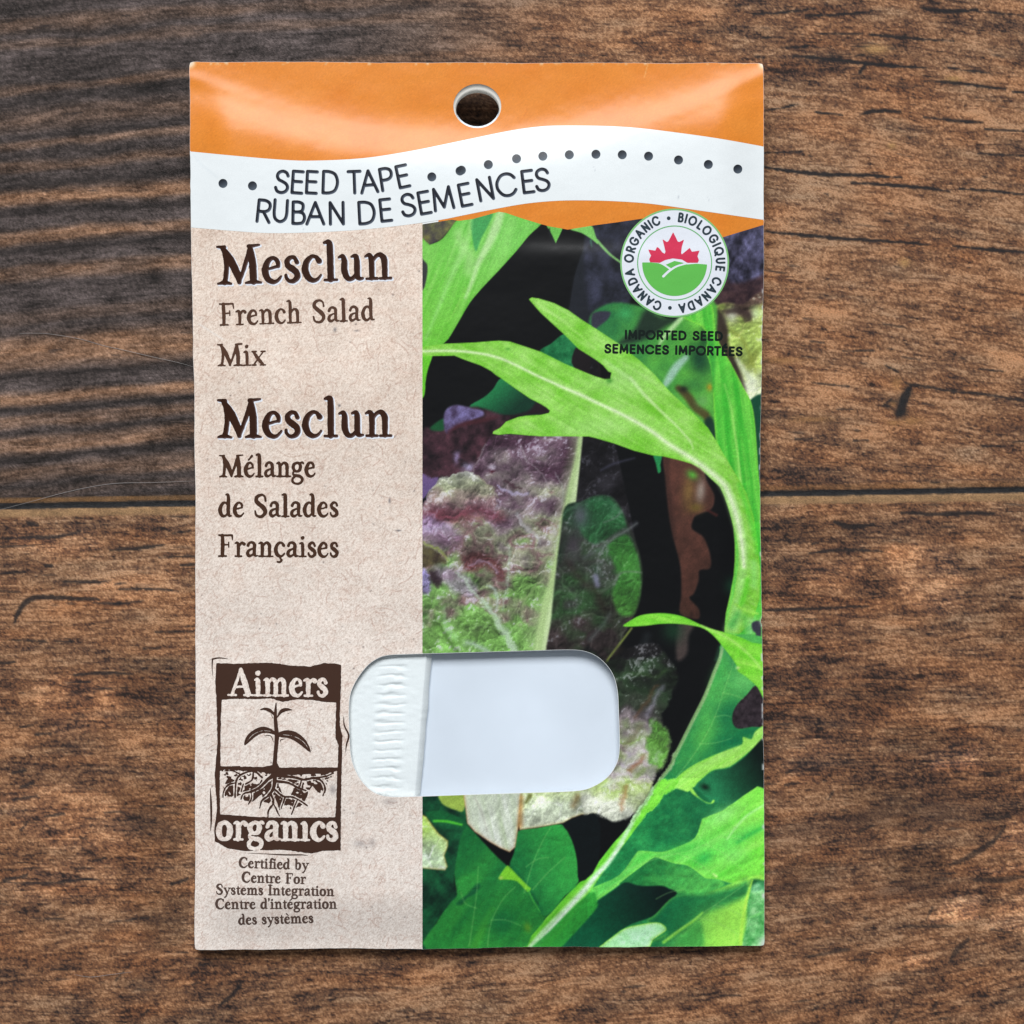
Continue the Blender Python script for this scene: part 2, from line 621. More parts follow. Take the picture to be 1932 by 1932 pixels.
    for pts, r in [([(640, 60), (860, 60)], 2.2), ([(420, 290), (680, 315)], 2.4), ([(1080, 290), (1250, 320), (1420, 350), (1600, 365), (1932, 415)], 2.2),
                   ([(1120, 320), (1090, 380), (1075, 430), (1050, 500), (1030, 520)], 7.0), ([(950, 170), (1030, 210)], 3.0), ([(930, 450), (990, 400)], 3.0), ([(1620, 190), (1780, 210)], 2.0),
                   ([(1060, 1215), (1300, 1225), (1500, 1218), (1720, 1220)], 3.4), ([(580, 1280), (680, 1312), (860, 1300)], 4.5), ([(400, 1505), (650, 1480), (920, 1490)], 2.6),
                   ([(50, 1912), (300, 1905), (820, 1880)], 2.4), ([(1270, 1000), (1330, 1000)], 3), ([(80, 135), (100, 135)], 3), ([(420, 1435), (470, 1435)], 3),
                   ([(1850, 710), (1932, 705)], 2.8), ([(1640, 740), (1800, 740)], 2.8), ([(300, 690), (420, 690)], 2), ([(720, 700), (820, 700)], 2), ([(1400, 250), (1440, 255)], 2.6)]:
        crack(R2, pts, r, .8)
    L3 = TL(0, 1400, 750)
    for pts, r in [([(0, 450), (200, 440), (440, 430), (600, 390)], 3.0), ([(0, 510), (300, 495)], 2.2), ([(480, 770), (700, 775), (830, 765)], 2.6), ([(870, 790), (940, 780)], 2.6),
                   ([(0, 710), (190, 700)], 2.6), ([(110, 1080), (150, 980), (250, 895), (450, 895), (740, 905)], 4.0), ([(700, 930), (900, 935), (1080, 915)], 2.2), ([(850, 940), (930, 930)], 3.8),
                   ([(830, 535), (1050, 520), (1240, 495)], 2.8), ([(1200, 590), (1460, 580)], 3.0), ([(1360, 645), (1460, 640)], 3.2), ([(900, 830), (1120, 825), (1340, 840)], 2.0),
                   ([(1170, 1150), (1460, 1145)], 2.6), ([(90, 1210), (340, 1220)], 2.2), ([(420, 1220), (560, 1220)], 2.6), ([(1080, 1275), (1200, 1270)], 3.4), ([(550, 1475), (780, 1460), (1000, 1465)], 2.4),
                   ([(480, 1535), (680, 1525)], 2.8), ([(700, 1580), (950, 1570)], 2.2), ([(210, 330), (280, 345)], 6.0), ([(1300, 410), (1430, 390)], 3.5), ([(0, 1385), (110, 1380)], 2.6),
                   ([(340, 650), (390, 650)], 4.5), ([(0, 840), (150, 850)], 1.6), ([(150, 1865), (250, 1850)], 2.2), ([(270, 1920), (380, 1915)], 3)]:
        crack(L3, pts, r, .78)
    L4 = TL(0, 2242, 750)
    for pts, r in [([(0, 870), (250, 872), (480, 865), (600, 845), (750, 845)], 2.0), ([(520, 855), (690, 842)], 3.6), ([(30, 850), (200, 815)], 5.5), ([(790, 340), (920, 335)], 2.8), ([(340, 372), (480, 350)], 4.2),
                   ([(100, 245), (280, 215)], 3.6), ([(100, 40), (190, 20)], 6.5), ([(160, 150), (250, 120)], 5), ([(1290, 880), (1410, 840)], 5.5), ([(720, 700), (790, 680)], 3.4), ([(830, 1165), (1120, 1130)], 2.4),
                   ([(1650, 1790), (1740, 1720), (1830, 1610)], 3.6), ([(870, 1600), (930, 1540)], 4), ([(1450, 1635), (1530, 1600)], 3.6), ([(1070, 1865), (1110, 1830)], 3.4), ([(300, 1140), (480, 1140)], 2.4), ([(1080, 290), (1240, 290)], 3),
                   ([(1500, 1490), (1590, 1470)], 3), ([(700, 1310), (780, 1305)], 2.6), ([(1440, 1560), (1490, 1545)], 3.4), ([(150, 470), (210, 420)], 3.4)]:
        crack(L4, pts, r, .72)
    R3 = TL(2200, 2200, 792)
    def patch(pts, k, tint=(1.02, 1.0, .98)):
        """a worn, lighter (or darker) figure in the grain with a ragged outline"""
        q = spline(pts, True, 4)
        w = g.win(q[:, 0].min() - 20, q[:, 1].min() - 20, q[:, 0].max() + 20, q[:, 1].max() + 20)
        if w is None:
            return
        d = poly_sdf(q, g.X[w], g.Y[w]) + (fbm(g.X[w] / 16, g.Y[w] / 7, 93, 4) - .5) * 34
        a = (k * sstep(5, -7, d) * (.6 + .8 * fbm(g.X[w] / 9, g.Y[w] / 4, 94, 3)))[..., None]
        g.rgb[w] = g.rgb[w] * (1 + a * np.array(tint, np.float32)) + np.maximum(a, 0) * 12

    LR = lambda pts: [(1132 + p[0] * 1.027, 811 + p[1] * 1.027) for p in pts]
    for pts, k in [([(525, 225), (590, 205), (655, 235), (665, 320), (600, 335), (550, 300)], .34), ([(605, 595), (650, 575), (705, 585), (700, 630), (630, 625)], .30), ([(620, 875), (690, 850), (705, 890), (650, 905)], .3),
                   ([(330, 600), (420, 560), (430, 620), (350, 650)], .22), ([(380, 250), (480, 240), (470, 285), (390, 285)], .22), ([(700, 330), (790, 320), (790, 390), (710, 390)], -.2), ([(530, 545), (640, 555), (620, 590), (540, 585)], -.28),
                   ([(440, 660), (560, 650), (600, 720), (480, 730)], -.26), ([(520, 780), (640, 770), (610, 830), (530, 830)], -.28), ([(330, 800), (420, 790), (430, 850), (340, 850)], -.18), ([(460, 470), (560, 460), (560, 500), (470, 510)], -.2), ([(330, 160), (470, 150), (470, 200), (340, 205)], -.2)]:
        patch(LR(pts), k * .42)
    for pts, k in [([(20, 1010), (150, 1000), (200, 1030), (90, 1060)], .25), ([(150, 1080), (300, 1060), (330, 1120), (180, 1140)], .15), ([(60, 1290), (190, 1280), (230, 1350), (120, 1390)], .2), ([(0, 1500), (120, 1480), (250, 1530), (240, 1600), (60, 1590)], .24), ([(20, 1640), (200, 1620), (210, 1680), (40, 1700)], .2),
                   ([(220, 1490), (340, 1500), (340, 1600), (260, 1620)], -.2), ([(250, 1690), (350, 1680), (350, 1780), (290, 1780)], -.22), ([(230, 1240), (350, 1250), (345, 1330), (250, 1310)], -.16)]:
        patch(pts, k * .55)
    for pts, c_ in [([(1690, 670), (1790, 540), (1932, 480), (2100, 470), (2100, 690), (1780, 695)], (158, 122, 98)), ([(1270, 1190), (1350, 1060), (1500, 1005), (1620, 1060), (1600, 1160), (1430, 1235)], (156, 120, 96)),
                    ([(1670, 1220), (1780, 1060), (1932, 1010), (2100, 1000), (2100, 1250), (1720, 1275)], (150, 112, 86)), ([(1550, 830), (1800, 790), (2000, 770), (2000, 850), (1600, 870)], (148, 108, 78)),
                    ([(1100, 1480), (1200, 1430), (1270, 1470), (1160, 1540)], (140, 112, 95)), ([(1250, 80), (1540, 10), (1560, 110), (1270, 130)], (150, 114, 88))]:
        patch(R3(pts), .2)
    for pts, r in [([(1400, 800), (1560, 730), (1720, 640)], 5), ([(1620, 150), (1900, 110)], 3.6), ([(1210, 565), (1270, 525)], 5.5), ([(1650, 475), (1830, 450)], 5.5), ([(1400, 1490), (1460, 1400), (1540, 1330)], 4.5),
                   ([(1580, 905), (1760, 905), (1932, 880)], 6), ([(1080, 1235), (1430, 1235)], 4), ([(1235, 1190), (1275, 1110)], 4), ([(230, 230), (320, 210)], 5), ([(980, 1932), (1050, 1830)], 4),
                   ([(540, 330), (570, 280)], 4), ([(240, 140), (380, 80)], 3), ([(800, 1175), (820, 1178)], 3.4), ([(520, 1200), (545, 1205)], 4), ([(420, 1830), (460, 1810)], 4), ([(1280, 1830), (1310, 1780)], 5),
                   ([(400, 1450), (680, 1400)], 5), ([(750, 560), (850, 520)], 6), ([(1580, 700), (1730, 610), (1800, 520)], 3.2), ([(1700, 1260), (1850, 1280)], 3)]:
        crack(R3, pts, r, .55)
    for x, y, rx, ry, a in [(1000, 980, 55, 18, .5), (850, 450, 60, 20, .4), (1350, 420, 60, 25, .45), (350, 560, 40, 18, .35), (1250, 980, 40, 16, .4), (300, 960, 60, 20, .35)]:
        p = R3([(x, y)])[0]
        g.blob(p[0], p[1], rx, ry, (62, 48, 42), a, -0.2)
    for x, y, rx, ry, a in [(1105, 350, 8, 9, .8), (1065, 430, 9, 14, .9), (1050, 500, 13, 8, .9), (960, 455, 7, 4, .8), (1000, 420, 10, 4, .6)]:
        p = R2([(x, y)])[0]
        g.blob(p[0], p[1], rx, ry, (36, 36, 36), a, 0.2)
    for x, y, rx, ry in [(1025, 290, 10, 12), (1000, 575, 12, 5), (1130, 560, 20, 8), (1000, 440, 5, 4), (420, 550, 40, 6), (200, 130, 40, 6)]:
        p = R2([(x, y)])[0]
        g.blob(p[0], p[1], rx, ry, (166, 122, 74), .65, 0)
    for x, y, rx, ry in [(870, 350, 24, 9), (990, 1040, 8, 6), (1430, 560, 14, 5), (1080, 1870, 10, 8)]:
        p = R1([(x, y)])[0]
        g.blob(p[0], p[1], rx, ry, (186, 146, 88), .7, 0)
    # fine dark pores everywhere
    rr = np.random.default_rng(5)
    for k in range(520):
        x, y = rr.uniform(-40, 1970), rr.uniform(-40, 1970)
        L = rr.uniform(6, 42)
        sl = (0.15 * (x - 850) / 1000 if y < 950 else -0.07 * x / 1932 * (1 if y > 1300 else .3)) + rr.normal(0, .05)
        if x < 400 and y < 950:
            sl = -0.09
        r = rr.uniform(.5, 1.5)
        p = np.array([(x, y, r * .5), (x + L * .5, y + L * .5 * sl + rr.normal(0, 1), r), (x + L, y + L * sl, r * .5)])
        w = g.win(x - 6, y - 12, x + L + 6, y + 12)
        if w is None:
            continue
        d = np.full(g.F.shape if False else (1, 1), 0)
        Xw, Yw = g.X[w], g.Y[w]
        u = np.clip((Xw - x) / L, 0, 1)
        dd = np.hypot(Xw - (x + L * u), Yw - (y + L * u * sl)) - r * np.sin(np.pi * np.clip(u, .06, .94))
        g._blend(w, rr.uniform(.25, .75) * sstep(2.4, -.6, dd + (jit[w] - .5) * 3), (46, 40, 38))
    # the joint between the boards: pale worn edges and a dark line
    sgn = g.Y - groove_y(g.X)
    strip = sstep(3.5, 6.5, sgn) * sstep(24, 17, sgn + 5 * (jit - .5)) * .9
    g.rgb = g.rgb * (1 - strip[..., None]) + (np.array([172, 136, 94], np.float32) * (0.82 + 0.4 * (jit[..., None] - .3))) * strip[..., None]
    strip = sstep(-17, -14, sgn) * sstep(-5, -7, sgn) * (.35 + .45 * sstep(700, 200, g.X))
    g.rgb = g.rgb * (1 - strip[..., None]) + (np.array([146, 106, 64], np.float32) * (0.82 + 0.4 * (jit[..., None] - .3))) * strip[..., None]
    ln = np.exp(-((sgn + 20) / 1.6) ** 2) * .5
    g.rgb = g.rgb * (1 - ln[..., None]) + np.array([58, 46, 40], np.float32) * ln[..., None]
    gr = sstep(7.2, 4.6, np.abs(sgn) + (jit - .5) * 2)
    g.rgb = g.rgb * (1 - gr[..., None]) + (np.array([38, 38, 38], np.float32) * (.8 + .5 * jit[..., None])) * gr[..., None]
    f.rgb[n0:n0 + g.ny, n0:n0 + g.nx] = g.rgb
    L = lin(np.clip(f.rgb * np.array([1.03, 1.03, 1.06], np.float32), 0, 255))
    sg = Y - groove_y(X)
    Z = -0.00015 * np.exp(-(sg / 6.0) ** 2)
    X3, Y3, Z3 = project(X.astype(np.float64), Y.astype(np.float64), 0.0 * X)
    co = np.stack([X3, Y3, Z], -1).reshape(-1, 3)
    idx = np.arange(f.nx * f.ny).reshape(f.ny, f.nx)
    q = np.stack([idx[:-1, :-1], idx[1:, :-1], idx[1:, 1:], idx[:-1, 1:]], -1).reshape(-1, 4)
    m, nt, b = principled("dark_wood_boards")
    at = nt.nodes.new("ShaderNodeAttribute")
    at.attribute_name = "Col"
    tc = nt.nodes.new("ShaderNodeTexCoord")
    mp = nt.nodes.new("ShaderNodeMapping")
    mp.inputs["Scale"].default_value = (1.0, 2.7, 1.0)
    mp.inputs["Rotation"].default_value = (0, 0, 0.22)
    nt.links.new(tc.outputs["Object"], mp.inputs["Vector"])
    nz = nt.nodes.new("ShaderNodeTexNoise")
    nz.inputs["Scale"].default_value = 3300
    nz.inputs["Detail"].default_value = 4
    nz.inputs["Roughness"].default_value = 0.7
    nt.links.new(mp.outputs["Vector"], nz.inputs["Vector"])
    mr = nt.nodes.new("ShaderNodeMapRange")
    mr.inputs["From Min"].default_value = 0.34
    mr.inputs["From Max"].default_value = 0.66
    mr.inputs["To Min"].default_value = 0.45
    mr.inputs["To Max"].default_value = 1.5
    nt.links.new(nz.outputs["Fac"], mr.inputs["Value"])
    mx = nt.nodes.new("ShaderNodeMix")
    mx.data_type = "RGBA"
    mx.blend_type = "MULTIPLY"
    mx.inputs["Factor"].default_value = 1
    nt.links.new(at.outputs["Color"], mx.inputs[6])
    nt.links.new(mr.outputs["Result"], mx.inputs[7])
    nt.links.new(mx.outputs[2], b.inputs["Base Color"])
    bp = nt.nodes.new("ShaderNodeBump")
    bp.inputs["Strength"].default_value = 1.0
    bp.inputs["Distance"].default_value = 0.00016
    nt.links.new(nz.outputs["Fac"], bp.inputs["Height"])
    nt.links.new(bp.outputs["Normal"], b.inputs["Normal"])
    b.inputs["Roughness"].default_value = 0.42
    b.inputs["Specular IOR Level"].default_value = 0.16
    o = build_mesh("table", co, [q], m, None, L.reshape(-1, 3))
    tag(o, "dark brown wooden table top of two grained boards with a groove between", kind="structure")
    return o


make_table()


# ------------------------------------------------------------------ lettering: two hand-drawn stroke alphabets
SERIF = {
    "a": (88, [[(16, 76, 10), (26, 94, 9), (46, 98, 10), (62, 85, 12), (63, 60, 12), (62, 24, 12), (70, 7, 9), (86, 7, 5)],
               [(60, 58, 6), (40, 52, 7), (20, 40, 10), (13, 22, 12), (22, 6, 11), (40, 8, 8), (60, 24, 6)]]),
    "b": (96, [[(2, 150, 5), (16, 152, 9), (20, 130, 12), (20, 60, 12), (20, 8, 9)],
               [(22, 72, 7), (40, 94, 8), (64, 88, 12), (76, 52, 14), (66, 14, 12), (44, 3, 9), (20, 12, 8)]]),
    "c": (82, [[(70, 79, 12), (58, 95, 8), (40, 97, 9), (20, 78, 12), (12, 48, 14), (22, 18, 13), (42, 4, 10), (62, 8, 7), (76, 24, 5)]]),
    "d": (98, [[(66, 82, 7), (46, 97, 8), (25, 84, 11), (12, 50, 14), (20, 16, 13), (38, 4, 10), (55, 12, 8), (68, 28, 6)],
               [(52, 151, 5), (66, 153, 9), (72, 130, 12), (71, 80, 13), (71, 30, 13), (76, 8, 9), (94, 7, 5)]]),
    "e": (82, [[(16, 52, 6), (40, 58, 6), (66, 64, 6)],
               [(66, 64, 8), (63, 84, 9), (46, 97, 8), (26, 86, 11), (12, 52, 14), (20, 18, 13), (42, 3, 10), (62, 8, 7), (76, 24, 5)]]),
    "f": (54, [[(64, 138, 10), (52, 150, 8), (36, 140, 11), (31, 110, 12), (31, 50, 12), (31, 4, 11)], [(8, 93, 6), (58, 96, 6)], [(10, 2, 6), (54, 2, 6)]]),
    "g": (92, [[(40, 97, 8), (18, 84, 11), (13, 64, 12), (22, 44, 10), (42, 37, 8), (60, 46, 11), (67, 68, 12), (59, 90, 10), (40, 97, 8)],
               [(62, 88, 7), (78, 99, 8), (88, 93, 8)], [(24, 42, 7), (12, 28, 7), (16, 14, 9), (34, 9, 10), (62, 4, 11), (80, -14, 10), (72, -38, 9), (42, -48, 8), (12, -38, 9), (8, -16, 9), (24, 2, 8)]]),
    "h": (104, [[(4, 150, 5), (20, 153, 9), (26, 130, 12), (25, 60, 12), (25, 6, 11)], [(4, 3, 6), (48, 3, 6)],
                [(28, 68, 7), (44, 90, 8), (62, 96, 10), (76, 80, 13), (78, 50, 12), (78, 6, 11)], [(58, 3, 6), (102, 3, 6)]]),
    "i": (54, [[(6, 91, 5), (20, 95, 9), (26, 75, 12), (26, 6, 11)], [(4, 3, 6), (50, 3, 6)], [(24, 130, 13), (28, 134, 11)]]),
    "1": (54, [[(6, 91, 5), (20, 95, 9), (26, 75, 12), (26, 6, 11)], [(4, 3, 6), (50, 3, 6)]]),
    "l": (54, [[(5, 150, 6), (22, 153, 10), (27, 130, 13), (27, 6, 13)], [(3, 3, 6), (52, 3, 6)]]),
    "m": (156, [[(4, 91, 5), (18, 95, 9), (25, 75, 12), (25, 6, 11)], [(4, 3, 6), (46, 3, 6)],
                [(28, 68, 7), (44, 90, 8), (60, 96, 10), (74, 80, 12), (76, 50, 12), (76, 6, 11)], [(58, 3, 6), (96, 3, 6)],
                [(79, 68, 7), (94, 90, 8), (110, 96, 10), (124, 80, 12), (126, 50, 12), (126, 6, 11)], [(108, 3, 6), (150, 3, 6)]]),
    "n": (106, [[(2, 91, 5), (18, 96, 9), (26, 75, 12), (26, 6, 11)], [(4, 3, 6), (48, 3, 6)],
                [(28, 68, 7), (44, 90, 8), (62, 96, 10), (77, 80, 13), (79, 50, 12), (79, 6, 11)], [(60, 3, 6), (103, 3, 6)]]),
    "o": (92, [[(44, 97, 9), (20, 82, 12), (12, 50, 14), (20, 16, 12), (44, 3, 9), (68, 16, 12), (76, 50, 14), (68, 82, 12), (44, 97, 9)]]),
    "r": (74, [[(2, 91, 5), (18, 96, 9), (26, 75, 12), (26, 6, 11)], [(4, 3, 6), (50, 3, 6)], [(28, 64, 7), (42, 88, 8), (56, 95, 10), (67, 87, 12)]]),
    "s": (68, [[(54, 77, 9), (46, 94, 8), (30, 97, 9), (15, 84, 11), (17, 66, 12), (34, 52, 14), (50, 38, 13), (54, 20, 12), (40, 5, 10), (22, 4, 8), (10, 16, 7), (8, 27, 7)]]),
    "t": (58, [[(26, 124, 5), (28, 100, 10), (28, 50, 12), (29, 18, 12), (38, 4, 10), (55, 11, 5)], [(6, 92, 6), (55, 95, 6)]]),
    "u": (102, [[(2, 91, 5), (18, 95, 9), (24, 75, 12), (24, 35, 13), (36, 8, 11), (54, 6, 9), (72, 24, 7)],
                [(54, 92, 5), (70, 95, 9), (75, 75, 12), (75, 20, 12), (82, 6, 9), (98, 6, 5)]]),
    "x": (96, [[(12, 94, 9), (36, 58, 13), (60, 28, 13), (82, 4, 9)], [(82, 94, 6), (50, 54, 6), (14, 4, 6)],
               [(4, 96, 6), (32, 96, 6)], [(66, 96, 6), (94, 96, 6)], [(2, 3, 6), (30, 3, 6)], [(60, 3, 6), (96, 3, 6)]]),
    "y": (96, [[(14, 94, 9), (34, 55, 12), (52, 14, 11)], [(82, 94, 6), (66, 50, 6), (50, 8, 7), (34, -30, 8), (16, -44, 9)],
               [(2, 96, 6), (34, 96, 6)], [(64, 96, 6), (96, 96, 6)]]),
    "A": (150, [[(74, 148, 8), (48, 75, 8), (22, 6, 8)], [(74, 150, 10), (98, 80, 15), (122, 8, 14)], [(40, 50, 6), (96, 52, 6)], [(0, 3, 6), (46, 3, 6)], [(98, 3, 6), (150, 3, 6)]]),
    "C": (128, [[(112, 116, 8), (98, 142, 8), (70, 150, 10), (34, 130, 14), (16, 78, 16), (30, 26, 14), (66, 2, 10), (96, 8, 8), (118, 34, 5)], [(116, 147, 4), (113, 114, 6)]]),
    "F": (112, [[(28, 146, 12), (30, 75, 14), (28, 6, 12)], [(2, 147, 6), (60, 146, 7), (98, 147, 7)], [(98, 147, 7), (102, 116, 5)], [(30, 80, 6), (72, 82, 6)], [(74, 98, 5), (73, 66, 5)], [(2, 3, 6), (58, 3, 6)]]),
    "I": (62, [[(30, 146, 13), (30, 6, 13)], [(4, 147, 6), (58, 147, 6)], [(4, 3, 6), (58, 3, 6)]]),
    "M": (174, [[(26, 136, 8), (36, 80, 10), (32, 30, 10), (26, 6, 11)], [(20, 144, 9), (50, 98, 16), (80, 34, 14), (86, 6, 9)], [(88, 12, 7), (112, 75, 9), (134, 138, 10)],
                [(134, 142, 10), (142, 80, 15), (143, 8, 14)], [(0, 147, 5), (30, 145, 8)], [(128, 146, 8), (171, 150, 5)], [(0, 2, 5), (26, 6, 9), (52, 1, 5)], [(112, 2, 5), (143, 6, 9), (173, 2, 5)]]),
    "S": (102, [[(86, 110, 8), (80, 138, 7), (56, 150, 9), (26, 138, 12), (18, 112, 14), (38, 88, 15), (66, 66, 16), (84, 38, 14), (72, 10, 11), (44, 0, 9), (18, 12, 8), (10, 40, 7)]]),
    "'": (26, [[(12, 148, 11), (14, 128, 8), (6, 112, 4)]]),
    " ": (56, []),
}
SERIF["é"] = (82, SERIF["e"][1] + [[(34, 116, 5), (60, 144, 9)]])
SERIF["è"] = (82, SERIF["e"][1] + [[(58, 116, 5), (32, 144, 9)]])
SERIF["ç"] = (82, SERIF["c"][1] + [[(42, 0, 5), (46, -12, 6), (54, -22, 8), (42, -36, 7), (24, -34, 6)]])

SANS = {  # (width, smooth strokes, straight strokes), cap height 100
    "S": (64, [[(58, 80), (50, 94), (32, 100), (14, 92), (8, 76), (16, 60), (34, 52), (52, 42), (60, 26), (52, 8), (32, 0), (12, 6), (4, 22)]], []),
    "E": (58, [], [[(52, 100), (8, 100), (8, 0), (52, 0)], [(8, 53), (48, 53)]]),
    "D": (82, [[(8, 100), (38, 99), (64, 86), (75, 50), (64, 14), (38, 1), (8, 0)]], [[(8, 0), (8, 100)]]),
    "T": (56, [], [[(0, 100), (56, 100)], [(28, 100), (28, 0)]]),
    "A": (78, [], [[(0, 0), (38, 100), (76, 0)], [(15, 34), (61, 34)]]),
    "P": (62, [[(8, 100), (36, 100), (55, 91), (60, 74), (54, 57), (36, 48), (8, 48)]], [[(8, 0), (8, 100)]]),
    "R": (64, [[(8, 100), (36, 100), (55, 91), (60, 74), (54, 57), (36, 48), (8, 48)]], [[(8, 0), (8, 100)], [(32, 48), (62, 0)]]),
    "U": (72, [[(8, 100), (8, 70), (8, 36), (15, 12), (36, 0), (57, 12), (64, 36), (64, 70), (64, 100)]], []),
    "B": (64, [[(8, 100), (32, 100), (50, 92), (53, 76), (48, 60), (32, 54), (8, 54)], [(32, 54), (52, 48), (60, 28), (52, 6), (32, 0), (8, 0)]], [[(8, 0), (8, 100)]]),
    "N": (74, [], [[(8, 0), (8, 100), (66, 0), (66, 100)]]),
    "M": (96, [], [[(6, 0), (14, 100), (48, 10), (82, 100), (90, 0)]]),
    "C": (88, [[(84, 78), (70, 94), (48, 101), (24, 94), (6, 70), (2, 50), (6, 30), (24, 6), (48, -1), (70, 6), (84, 22)]], []),
    "O": (98, [[(49, 101), (24, 94), (6, 70), (2, 50), (6, 30), (24, 6), (49, -1), (74, 6), (92, 30), (96, 50), (92, 70), (74, 94), (49, 101)]], []),
    "G": (92, [[(84, 80), (70, 96), (48, 101), (22, 93), (5, 68), (3, 45), (12, 20), (34, 2), (56, 0), (76, 10), (86, 26), (86, 46)]], [[(86, 46), (54, 46)]]),
    "I": (16, [], [[(8, 0), (8, 100)]]),
    "L": (50, [], [[(8, 100), (8, 0), (48, 0)]]),
    " ": (34, [], []),
}
SANS["Q"] = (98, SANS["O"][1], [[(58, 24), (92, -8)]])
SANS["É"] = (58, [], SANS["E"][2] + [[(24, 118), (42, 138)]])
# the bold humanist M of the small print stands straight
SANS["W"] = (92, [], [[(8, 0), (12, 100), (46, 20), (80, 100), (84, 0)]])


def place(strokes, x, y, ang, sx, sy, rs):
    c, s = math.cos(ang), math.sin(ang)
    out = []
    for st in strokes:
        out.append([(x + (px * sx) * c - (py * sy) * -s * -1 if False else x + px * sx * c - py * sy * s, y - px * sx * s - py * sy * c, r * rs) for px, py, r in st])
    return out


def serif_text(f, text, x0, x1, yb0, yb1, xh, weight=1.0, space=1.0, rough=0.5, minr=0.0):
    """sets a line in the antique roman: from x0 to x1, baseline running from yb0 to yb1, x-height xh"""
    adv = [SERIF[ch][0] * (space if ch == " " else 1) + 6 for ch in text]
    W = sum(adv) - 6
    k = xh / 100.0
    kx = (x1 - x0) / W
    ang = math.atan2(yb0 - yb1, x1 - x0)
    cx = 0.0
    for ch, a in zip(text, adv):
        u = cx / W
        for st in place(SERIF[ch][1], x0 + (x1 - x0) * u, yb0 + (yb1 - yb0) * u, ang, kx, k, k * weight):
            p = spline([(q[0], q[1], max(q[2], minr)) for q in st], False, 5)
            f.stroke_d(p, 5)
        cx += a
    return f


def sans_char(f, ch, x, y, ang, k, r, cx=True, kx=None):
    """one capital: (x, y) is the middle of its foot on the baseline"""
    w, sm, ln = SANS[ch]
    kx = kx or k
    off = -w / 2 if cx else 0
    for st in sm:
        q = place([[(p[0] + off, p[1], r) for p in st]], x, y, ang, kx, k, 1)[0]
        f.stroke_d(spline(q, False, 5), 5)
    for st in ln:
        q = place([[(p[0] + off, p[1], r) for p in st]], x, y, ang, kx, k, 1)[0]
        f.stroke_d(q, 5)


def sans_text(f, text, x0, x1, yb0, yb1, cap, r, gap=10):
    adv = [SANS[ch][0] + gap for ch in text]
    W = sum(adv) - gap
    kx = (x1 - x0) / W
    ang = math.atan2(yb0 - yb1, x1 - x0)
    c = 0
    for ch, a in zip(text, adv):
        u = (c + SANS[ch][0] / 2) / W
        sans_char(f, ch, x0 + (x1 - x0) * u, yb0 + (yb1 - yb0) * u, ang, cap / 100.0, r, True, kx)
        c += a


def roughen(f, amp, sc, seed=0):
    f.F = f.F + (fbm(f.X / sc, f.Y / sc, 100 + seed, 2) - 0.5) * 2 * amp


# ------------------------------------------------------------------ the packet
packet = bpy.data.objects.new("seed_packet", None)
packet.empty_display_size = 0.02
scene.collection.objects.link(packet)
tag(packet, "paper seed packet with orange header, beige label and salad leaf picture lying on the table", "seed packet")


def edge_wave(f):
    """the cut edge is not perfectly straight, the corners and a few nicks are worn"""
    e = (fbm(f.X / 90, f.Y / 90, 510, 2) - .5) * 2.6 + (fbm(f.X / 14, f.Y / 14, 512, 2) - .5) * .9
    for x, y, r_ in [(1438, 1172, 5), (1443, 1392, 3.5), (1440, 640, 3)]:
        e = e + 3.0 * np.exp(-((f.X - x) ** 2 + (f.Y - y) ** 2) / r_ ** 2)
    for x, y in [(357.5, 117), (1440, 119.5), (1443, 1785), (367, 1793)]:
        e = e + 1.8 * np.exp(-((f.X - x) ** 2 + (f.Y - y) ** 2) / 30.0)
    return e


def outer_f(x0=350, y0=110, x1=1450, y1=1800, step=2.0):
    f = Field(x0, y0, x1, y1, step)
    f.F = poly_sdf(QUAD, f.X, f.Y) + edge_wave(f)
    return f


def hole_sdf(f, grow=0.0):
    u = np.hypot((f.X - HOLE_C[0]) / (HOLE_R[0] + grow), (f.Y - HOLE_C[1]) / (HOLE_R[1] + grow))
    return (u - 1) * 43.0


WINS = spline(WIN, True, 4)


def window_sdf(f, grow=0.0):
    w = f.win(600, 1180, 1220, 1550)
    d = np.full(f.F.shape, 60.0, np.float32)
    d[w] = poly_sdf(WINS, f.X[w], f.Y[w])
    return d - grow


ZB = 0.00035


def walls(name, co, xy, segs, low, mat, parent):
    """a skirt from a cut edge down to low(x, y)"""
    ids, inv = np.unique(segs.ravel(), return_inverse=True)
    top = co[ids]
    bx, by, bz = low(xy[ids, 0], xy[ids, 1])
    X, Y, Z = project(bx, by, bz)
    n = len(ids)
    s2 = inv.reshape(-1, 2)
    q = np.stack([s2[:, 0], s2[:, 1], s2[:, 1] + n, s2[:, 0] + n], 1)
    return build_mesh(name, np.concatenate([top, np.stack([X, Y, Z], 1)]), [q], mat, parent)


f = outer_f()
f.F = np.maximum(np.maximum(f.F, -hole_sdf(f)), -window_sdf(f))
co, polys, cols, N, segs, xy = contour(f, height, 0.0)
front = build_mesh("front_panel", co, polys, M_CARD, packet, None, N)
mid = xy[segs].mean(1)
at_hole = np.hypot(mid[:, 0] - HOLE_C[0], mid[:, 1] - HOLE_C[1]) < 70
at_win = (mid[:, 0] > 620) & (mid[:, 0] < 1200) & (mid[:, 1] > 1200) & (mid[:, 1] < 1530)
def rim_ledge(x, y):
    return HOLE_C[0] + 0.5 + (x - HOLE_C[0]) * 0.90, HOLE_C[1] + 8.6 + (y - HOLE_C[1]) * 0.80


